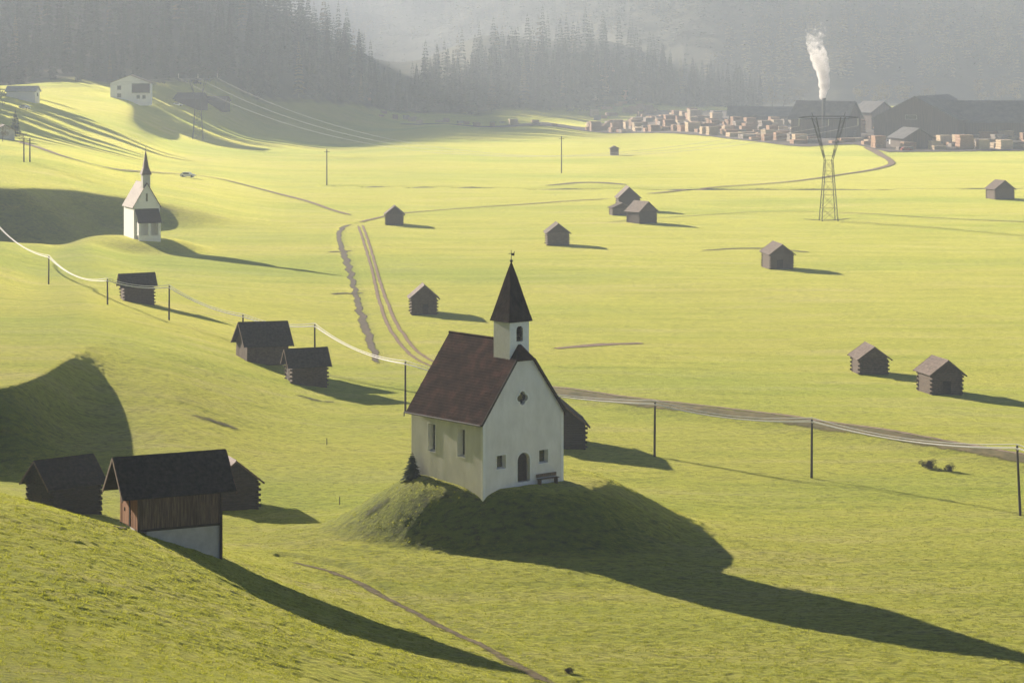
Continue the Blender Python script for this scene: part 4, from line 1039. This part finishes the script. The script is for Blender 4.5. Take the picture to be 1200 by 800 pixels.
house(p, 16.5, 11, 7.4, 10.6, 4, 'white farmhouse with dark wooden right half and broad roof at the forest edge', wins=[(-4.6,5.4,1.5,1.6),(-4.6,2.2,1.5,1.6),(3.2,1.6,1.2,1.4),(5.6,1.6,1.2,1.4)], upper=(.6, 8.0, 3.4, 7.2, 'dark_wood'), name='farmhouse')
p = at(27, 117); house(p, 5.5, 11.5, 3.4, 5.2, 82, 'long white building with bright pale roof at the upper left edge', roofm='plaster_grey', wins=[(0,2,1.2,1.2)], name='farm_building', cat='building')
p = at(224, 124); house(p, 9, 12, 3.2, 5.6, 75, 'low dark wooden shed right of the white farmhouse', 'dark_wood', 'shake_dark', name='wooden_shed', cat='shed')
p = at(254, 126); house(p, 8, 10, 2.8, 4.8, 80, 'lower dark shed farther right of the white farmhouse, under the trees', 'dark_wood', 'shake_dark', name='wooden_shed', cat='shed')
p = at(4, 163); house(p, 6, 6, 2.8, 4.4, 20, 'small hazy hut at the left edge beside the spruce', 'plaster_grey', 'shake', name='hut', cat='hut')

# ------------------------------------------------------------------ cars
M['car_white'] = pmat('white_car_paint', (0.75, 0.75, 0.74), (0.8, 0.8, 0.79), 1, 0.25, spec=0.6)
M['car_red'] = pmat('red_car_paint', (0.35, 0.05, 0.03), (0.4, 0.06, 0.04), 1, 0.3, spec=0.6)
M['tyre'] = pmat('black_tyre', (0.015, 0.015, 0.015), (0.03, 0.03, 0.03), 4, 0.8)
def car(p, yaw, label, mt='car_white', van=False):
    o = empty('parked_car', p, R(yaw), label, 'car', None); m = MB()
    if van: prof = [(-2.4,.35),(2.4,.35),(2.45,1.1),(2.0,1.3),(1.5,2.2),(-2.4,2.25)]
    else: prof = [(-2.1,.3),(2.1,.3),(2.15,.8),(1.2,.95),(.5,1.5),(-1.2,1.52),(-2.1,.95)]
    m.prism(prof, -.88, .88); m.build('body', M[mt], o)
    g_ = MB(); g_.box(-1.1, .55, -.89, .89, 1.0 if not van else 1.35, 1.4 if not van else 2.0); g_.build('window', M['glass'], o)
    for x in (-1.3, 1.35):
        for y in (-.8, .8):
            w_ = MB(); w_.tube((x, y-.11, .33), (x, y+.11, .33), .33, n=12); w_.build('wheel', M['tyre'], o)
    return o
car(at(220, 208), -8, 'white car parked on the far meadow right of the white chapel spire')
car(at(29, 128), -25, 'white car parked below the white building at the upper left edge')
car(at(222, 124)+Vector((-4, -9, 0)), 5, 'small white car parked beside the sheds right of the farmhouse')

# ------------------------------------------------------------------ sawmill and lumber yard
M['hall_roof'] = pmat('grey_hall_roof', (0.09, 0.09, 0.10), (0.15, 0.145, 0.15), .4, 0.7)
M['hall_wall'] = pmat('brown_hall_boards', (0.07, 0.05, 0.04), (0.14, 0.10, 0.08), .5, 0.85, 0, (4, 4, .3))
def hall(px, D, W, L, E, Rg, yaw, label, **k):
    x = (px-600)*D/FPX; return house(Vector((x, D, gz(x, D))), W, L, E, Rg, yaw, label, 'hall_wall', 'hall_roof', 'sawmill_hall', ov=1.2, cat='hall', group='sawmill halls', **k)
hall(968, 1130, 17, 26, 9, 16, 60, 'sawmill hall with hipped looking dark roof directly under the smoke plume')
hall(1024, 1230, 13, 16, 9, 13.5, 25, 'smaller sawmill hall between the smoking hall and the biggest hall')
hall(1092, 1130, 38, 44, 9, 18.5, -28, 'biggest sawmill hall with tall gable and broad dark roof', wins=[(-2,9.5,5,1.6)])
hall(1176, 1120, 24, 60, 8, 16.5, 82, 'long sawmill hall with ridge level across the right edge')
hall(1068, 1020, 12, 14, 4.5, 8, 15, 'low sawmill shed with gable in front of the biggest hall')
hall(905, 1330, 14, 44, 5, 9, 80, 'long low roof behind the lumber stacks left of the smoke')
cy_ = MB(); x = (963-600)*1125/FPX; cy_.tube((0,0,0), (0,0,17.4), .9, .75, 12)
chm = empty('chimney', (x, 1118, gz(x, 1118)), 0, 'sawmill chimney under the white smoke plume', 'chimney'); cy_.build('stack', M['steel'], chm)
cr_ = MB(); cr_.tube((0,0,17.0), (0,0,17.7), 1.0, 1.0, 12); cr_.build('rim', M['iron'], chm)

LUM = [pmat('pale_sawn_lumber', (0.40, 0.29, 0.17), (0.60, 0.46, 0.29), .8, 0.8, 0, (1, 1, 4), rand=.2), pmat('reddish_sawn_lumber', (0.26, 0.14, 0.08), (0.42, 0.25, 0.15), .8, 0.8, 0, (1, 1, 4), rand=.2),
       pmat('grey_weathered_lumber', (0.16, 0.13, 0.11), (0.30, 0.25, 0.21), .8, 0.8, 0, (1, 1, 4), rand=.2)]
def stack_mesh(seed, mt):
    r = random.Random(seed); m = MB(); z = 0
    W, L = r.uniform(4.2, 7.0), r.uniform(3.5, 5.5)
    for k in range(r.randint(2, 5)):
        h = r.uniform(.7, 1.0); dx, dy = r.uniform(-.15, .15), r.uniform(-.15, .15)
        for j in range(-1, 2): m.box(-W/2+.1, W/2-.1, j*L*.35-.08, j*L*.35+.08, z, z+.14)
        nb = 4
        for i in range(nb): m.box(-W/2+i*W/nb+.02+dx, -W/2+(i+1)*W/nb-.02+dx, -L/2+dy+r.uniform(-.1,.1), L/2+dy+r.uniform(-.1,.1), z+.14, z+.14+h)
        z += h+.14
    me = bpy.data.meshes.new('lumber_stack'); me.from_pydata(m.v, [], m.f); me.materials.append(mt); return me
SM = [[stack_mesh(10*k+j, LUM[k]) for j in range(4)] for k in range(3)]
NAMES = ['pale sawn boards piled high in the lumber yard below the forest', 'reddish boards piled high in the lumber yard below the forest', 'greyed boards piled in the lumber yard below the forest']
GRP = ['pale lumber stacks', 'reddish lumber stacks', 'grey lumber stacks']
FL = ([425, 500, 640, 690, 760, 850, 940, 1000, 1040, 1200], [137, 140, 144, 143, 152, 162, 172, 169, 178, 176])
yu = np.linspace(470, 1330, 165); yv = np.linspace(0, 1, 24)
YU, YV = np.meshgrid(yu, yv); YF = np.interp(YU, *FL)+1.0; YT = np.interp(YU, [470, 560, 690, 760], [0.06, 0.25, 0.5, 1.0]); YD = FPX*CAMZ/((YF*(1-YV*YT)+np.minimum(YF-9, 129)*YV*YT)-HOR+noise2(YU/9, YV*0+1, 71)*0.8)
YX = (YU-600)*YD/FPX; yi = np.arange(YU.size).reshape(YU.shape)
M['yard'] = pmat('trodden_yard_earth', (0.045, 0.035, 0.03), (0.14, 0.10, 0.08), 0.12, 0.95)
tag(link('yard_ground', np_mesh('yard_ground', np.stack([YX, YD, ground(YX, YD)+0.25], -1).reshape(-1, 3), np.stack([yi[:-1,:-1], yi[:-1,1:], yi[1:,1:], yi[1:,:-1]], -1).reshape(-1, 4), True), M['yard']), kind='structure')
rg = random.Random(21); placed = []
tries = 0
while len(placed) < 292 and tries < 30000:
    tries += 1
    c = rg.uniform(430, 1215); w_ = 0.16 if c < 690 else (1.0 if c < 955 else (0.75 if c > 1075 else 0.3))
    if rg.random() > w_: continue
    fy = np.interp(c, *FL); dep = (8 if c < 690 else (24 if c < 960 else 18)); r_ = fy-1-dep*rg.random()**1.3
    D = FPX*CAMZ/(r_-HOR); x = (c-600)*D/FPX
    if any(abs(x-a) < 5.6 and abs(D-b) < 5.4 for a, b in placed): continue
    placed.append((x, D)); k = rg.choice([0, 1, 1, 2]) if c < 1060 else rg.choice([0, 0, 1, 2])
    o = bpy.data.objects.new('lumber_stack', rg.choice(SM[k])); COL.objects.link(o); o.location = (x, D, gz(x, D)); o.rotation_euler = (0, 0, R(rg.choice([12, 12, 16, 100])+rg.uniform(-3, 3)))
    s_ = rg.uniform(.75, 1.15)*(0.6 if c < 690 else 1.0); o.scale = (s_, s_, s_*rg.uniform(.7, 1.15)); tag(o, NAMES[k], 'lumber stack', GRP[k])
# heap of logs
hp = MB(); D = 1400; x = (722-600)*D/FPX; rg = random.Random(5)
for lay in range(9):
    n = 26-2*lay
    for k in range(n):
        xx = (k-(n-1)/2)*.78+rg.uniform(-.1,.1); hp.tube((xx, -3+rg.uniform(-.4,.4), .35+lay*.64), (xx, 3+rg.uniform(-.4,.4), .35+lay*.64), .38, .34, 8)
o = hp.build('log_pile', LUM[1]); o.location = (x, D, gz(x, D)); tag(o, 'big rounded pile of reddish logs at the left end of the lumber yard', 'log pile')
for c, r_, yaw, lab, van in [(1049,170,20,'white van parked at the sawmill gate beside the track', True), (1037,166,-15,'white car parked left of the van at the sawmill gate', False), (1062,177,10,'red car at the end of the track by the sawmill', False)]:
    car(at(c, r_), yaw, lab, 'car_red' if 'red' in lab else 'car_white', van)

# ------------------------------------------------------------------ smoke
sm = MB(); base = Vector(((963-600)*1118/FPX, 1118, 17.3)); rg = random.Random(2)
bmk = bmesh.new()
for k in range(64):
    t = k/63; z = 1.2+t*30; rr = (1.0+1.1*math.sin(min(t*2.2, 1.0)*math.pi/2)+t*1.0+rg.uniform(-.7, .7))
    cx = -2.6*t*t+1.5*math.sin(t*6)+rg.uniform(-1, 1)*(.3+t*2.6); 
    bmesh.ops.create_icosphere(bmk, subdivisions=2, radius=rr*(1-.25*max(0, t-.75)*4*rg.random()), matrix=Matrix.Translation((cx, rg.uniform(-1, 1)*(.3+t*1.5), z)))
me = bpy.data.meshes.new('smoke_plume'); bmk.to_mesh(me); bmk.free()
smk = bpy.data.objects.new('smoke_plume', me); COL.objects.link(smk); smk.location = base
rm = smk.modifiers.new('r', 'REMESH'); rm.mode = 'VOXEL'; rm.voxel_size = 0.45
bpy.context.view_layer.update(); dg = bpy.context.evaluated_depsgraph_get()
me2 = bpy.data.meshes.new_from_object(smk.evaluated_get(dg), depsgraph=dg); smk.modifiers.clear(); smk.data = me2
smm = bpy.data.materials.new('white_smoke'); smm.use_nodes = True; nt = smm.node_tree; nt.nodes.clear()
so = nt.nodes.new('ShaderNodeOutputMaterial'); sv = nt.nodes.new('ShaderNodeVolumePrincipled'); sv.inputs['Color'].default_value = (.98, .96, .94, 1); sv.inputs['Anisotropy'].default_value = 0.5
tcs = nt.nodes.new('ShaderNodeTexCoord'); nzs = nt.nodes.new('ShaderNodeTexNoise'); nzs.inputs['Scale'].default_value = 0.55; nzs.inputs['Detail'].default_value = 5; nzs.inputs['Roughness'].default_value = 0.65
nt.links.new(tcs.outputs['Object'], nzs.inputs['Vector'])
sx = nt.nodes.new('ShaderNodeSeparateXYZ'); nt.links.new(tcs.outputs['Object'], sx.inputs[0])
mrs = nt.nodes.new('ShaderNodeMapRange'); mrs.inputs['From Min'].default_value = 0; mrs.inputs['From Max'].default_value = 32; mrs.inputs['To Min'].default_value = 0.1; mrs.inputs['To Max'].default_value = 0.60
nt.links.new(sx.outputs['Z'], mrs.inputs['Value'])
mss = nt.nodes.new('ShaderNodeMath'); mss.operation = 'SUBTRACT'; nt.links.new(nzs.outputs['Fac'], mss.inputs[0]); nt.links.new(mrs.outputs[0], mss.inputs[1])
mms = nt.nodes.new('ShaderNodeMath'); mms.operation = 'MULTIPLY'; mms.use_clamp = True; mms.inputs[1].default_value = 2.2; nt.links.new(mss.outputs[0], mms.inputs[0])
nt.links.new(mms.outputs[0], sv.inputs['Density'])
nt.links.new(sv.outputs[0], so.inputs['Volume'])
smk.data.materials.clear(); smk.data.materials.append(smm)
tag(smk, 'white smoke plume rising from the sawmill chimney', 'smoke')

# ------------------------------------------------------------------ grass blades in the near meadow
g = np.random.default_rng(77)
N_T = 170000
py = g.uniform(500, 860, N_T); pxx = g.uniform(-120, 1320, N_T)
Dm = np.zeros(N_T); 
D_ = FPX*CAMZ/(py-HOR)                      # spread over the near meadow out to 280 m
D_ = D_*np.where(pxx < 350, g.uniform(.78, 1.0, N_T), 1.0); D_ = np.maximum(D_, 118)
x_ = (pxx-600)*D_/FPX; z_ = ground(x_, D_)
cl = noise2(x_/1.1, D_/1.1, 41)
keep = (cl > -0.2+g.random(N_T)*0.3) & (g.random(N_T) < 1-sstep(170, 270, D_)) & (np.hypot(x_-1.0, D_-217) > 6.5)
x_, D_, z_ = x_[keep], D_[keep], z_[keep]; n = len(x_)
Vb = []; Fb = []
for k in range(3):
    a = g.uniform(0, 6.283, n); h = g.uniform(.03, .10, n); w = g.uniform(.02, .045, n); ox = g.normal(0, .06, n); oy = g.normal(0, .06, n)
    lx = g.normal(0, .07, n); ly = g.normal(0, .07, n); ca, sa = np.cos(a)*w, np.sin(a)*w
    b = np.stack([np.stack([x_+ox-ca, D_+oy-sa, z_-.03], 1), np.stack([x_+ox+ca, D_+oy+sa, z_-.03], 1), np.stack([x_+ox+lx, D_+oy+ly, z_+h], 1)], 1)
    Vb.append(b.reshape(-1, 3))
Vb = np.concatenate(Vb); Fb = np.arange(len(Vb)).reshape(-1, 3)
me = np_mesh('grass', Vb, Fb); tag(link('grass', me, M['blade']), 'short tufted grass of the near meadow slopes', 'grass', kind='stuff')
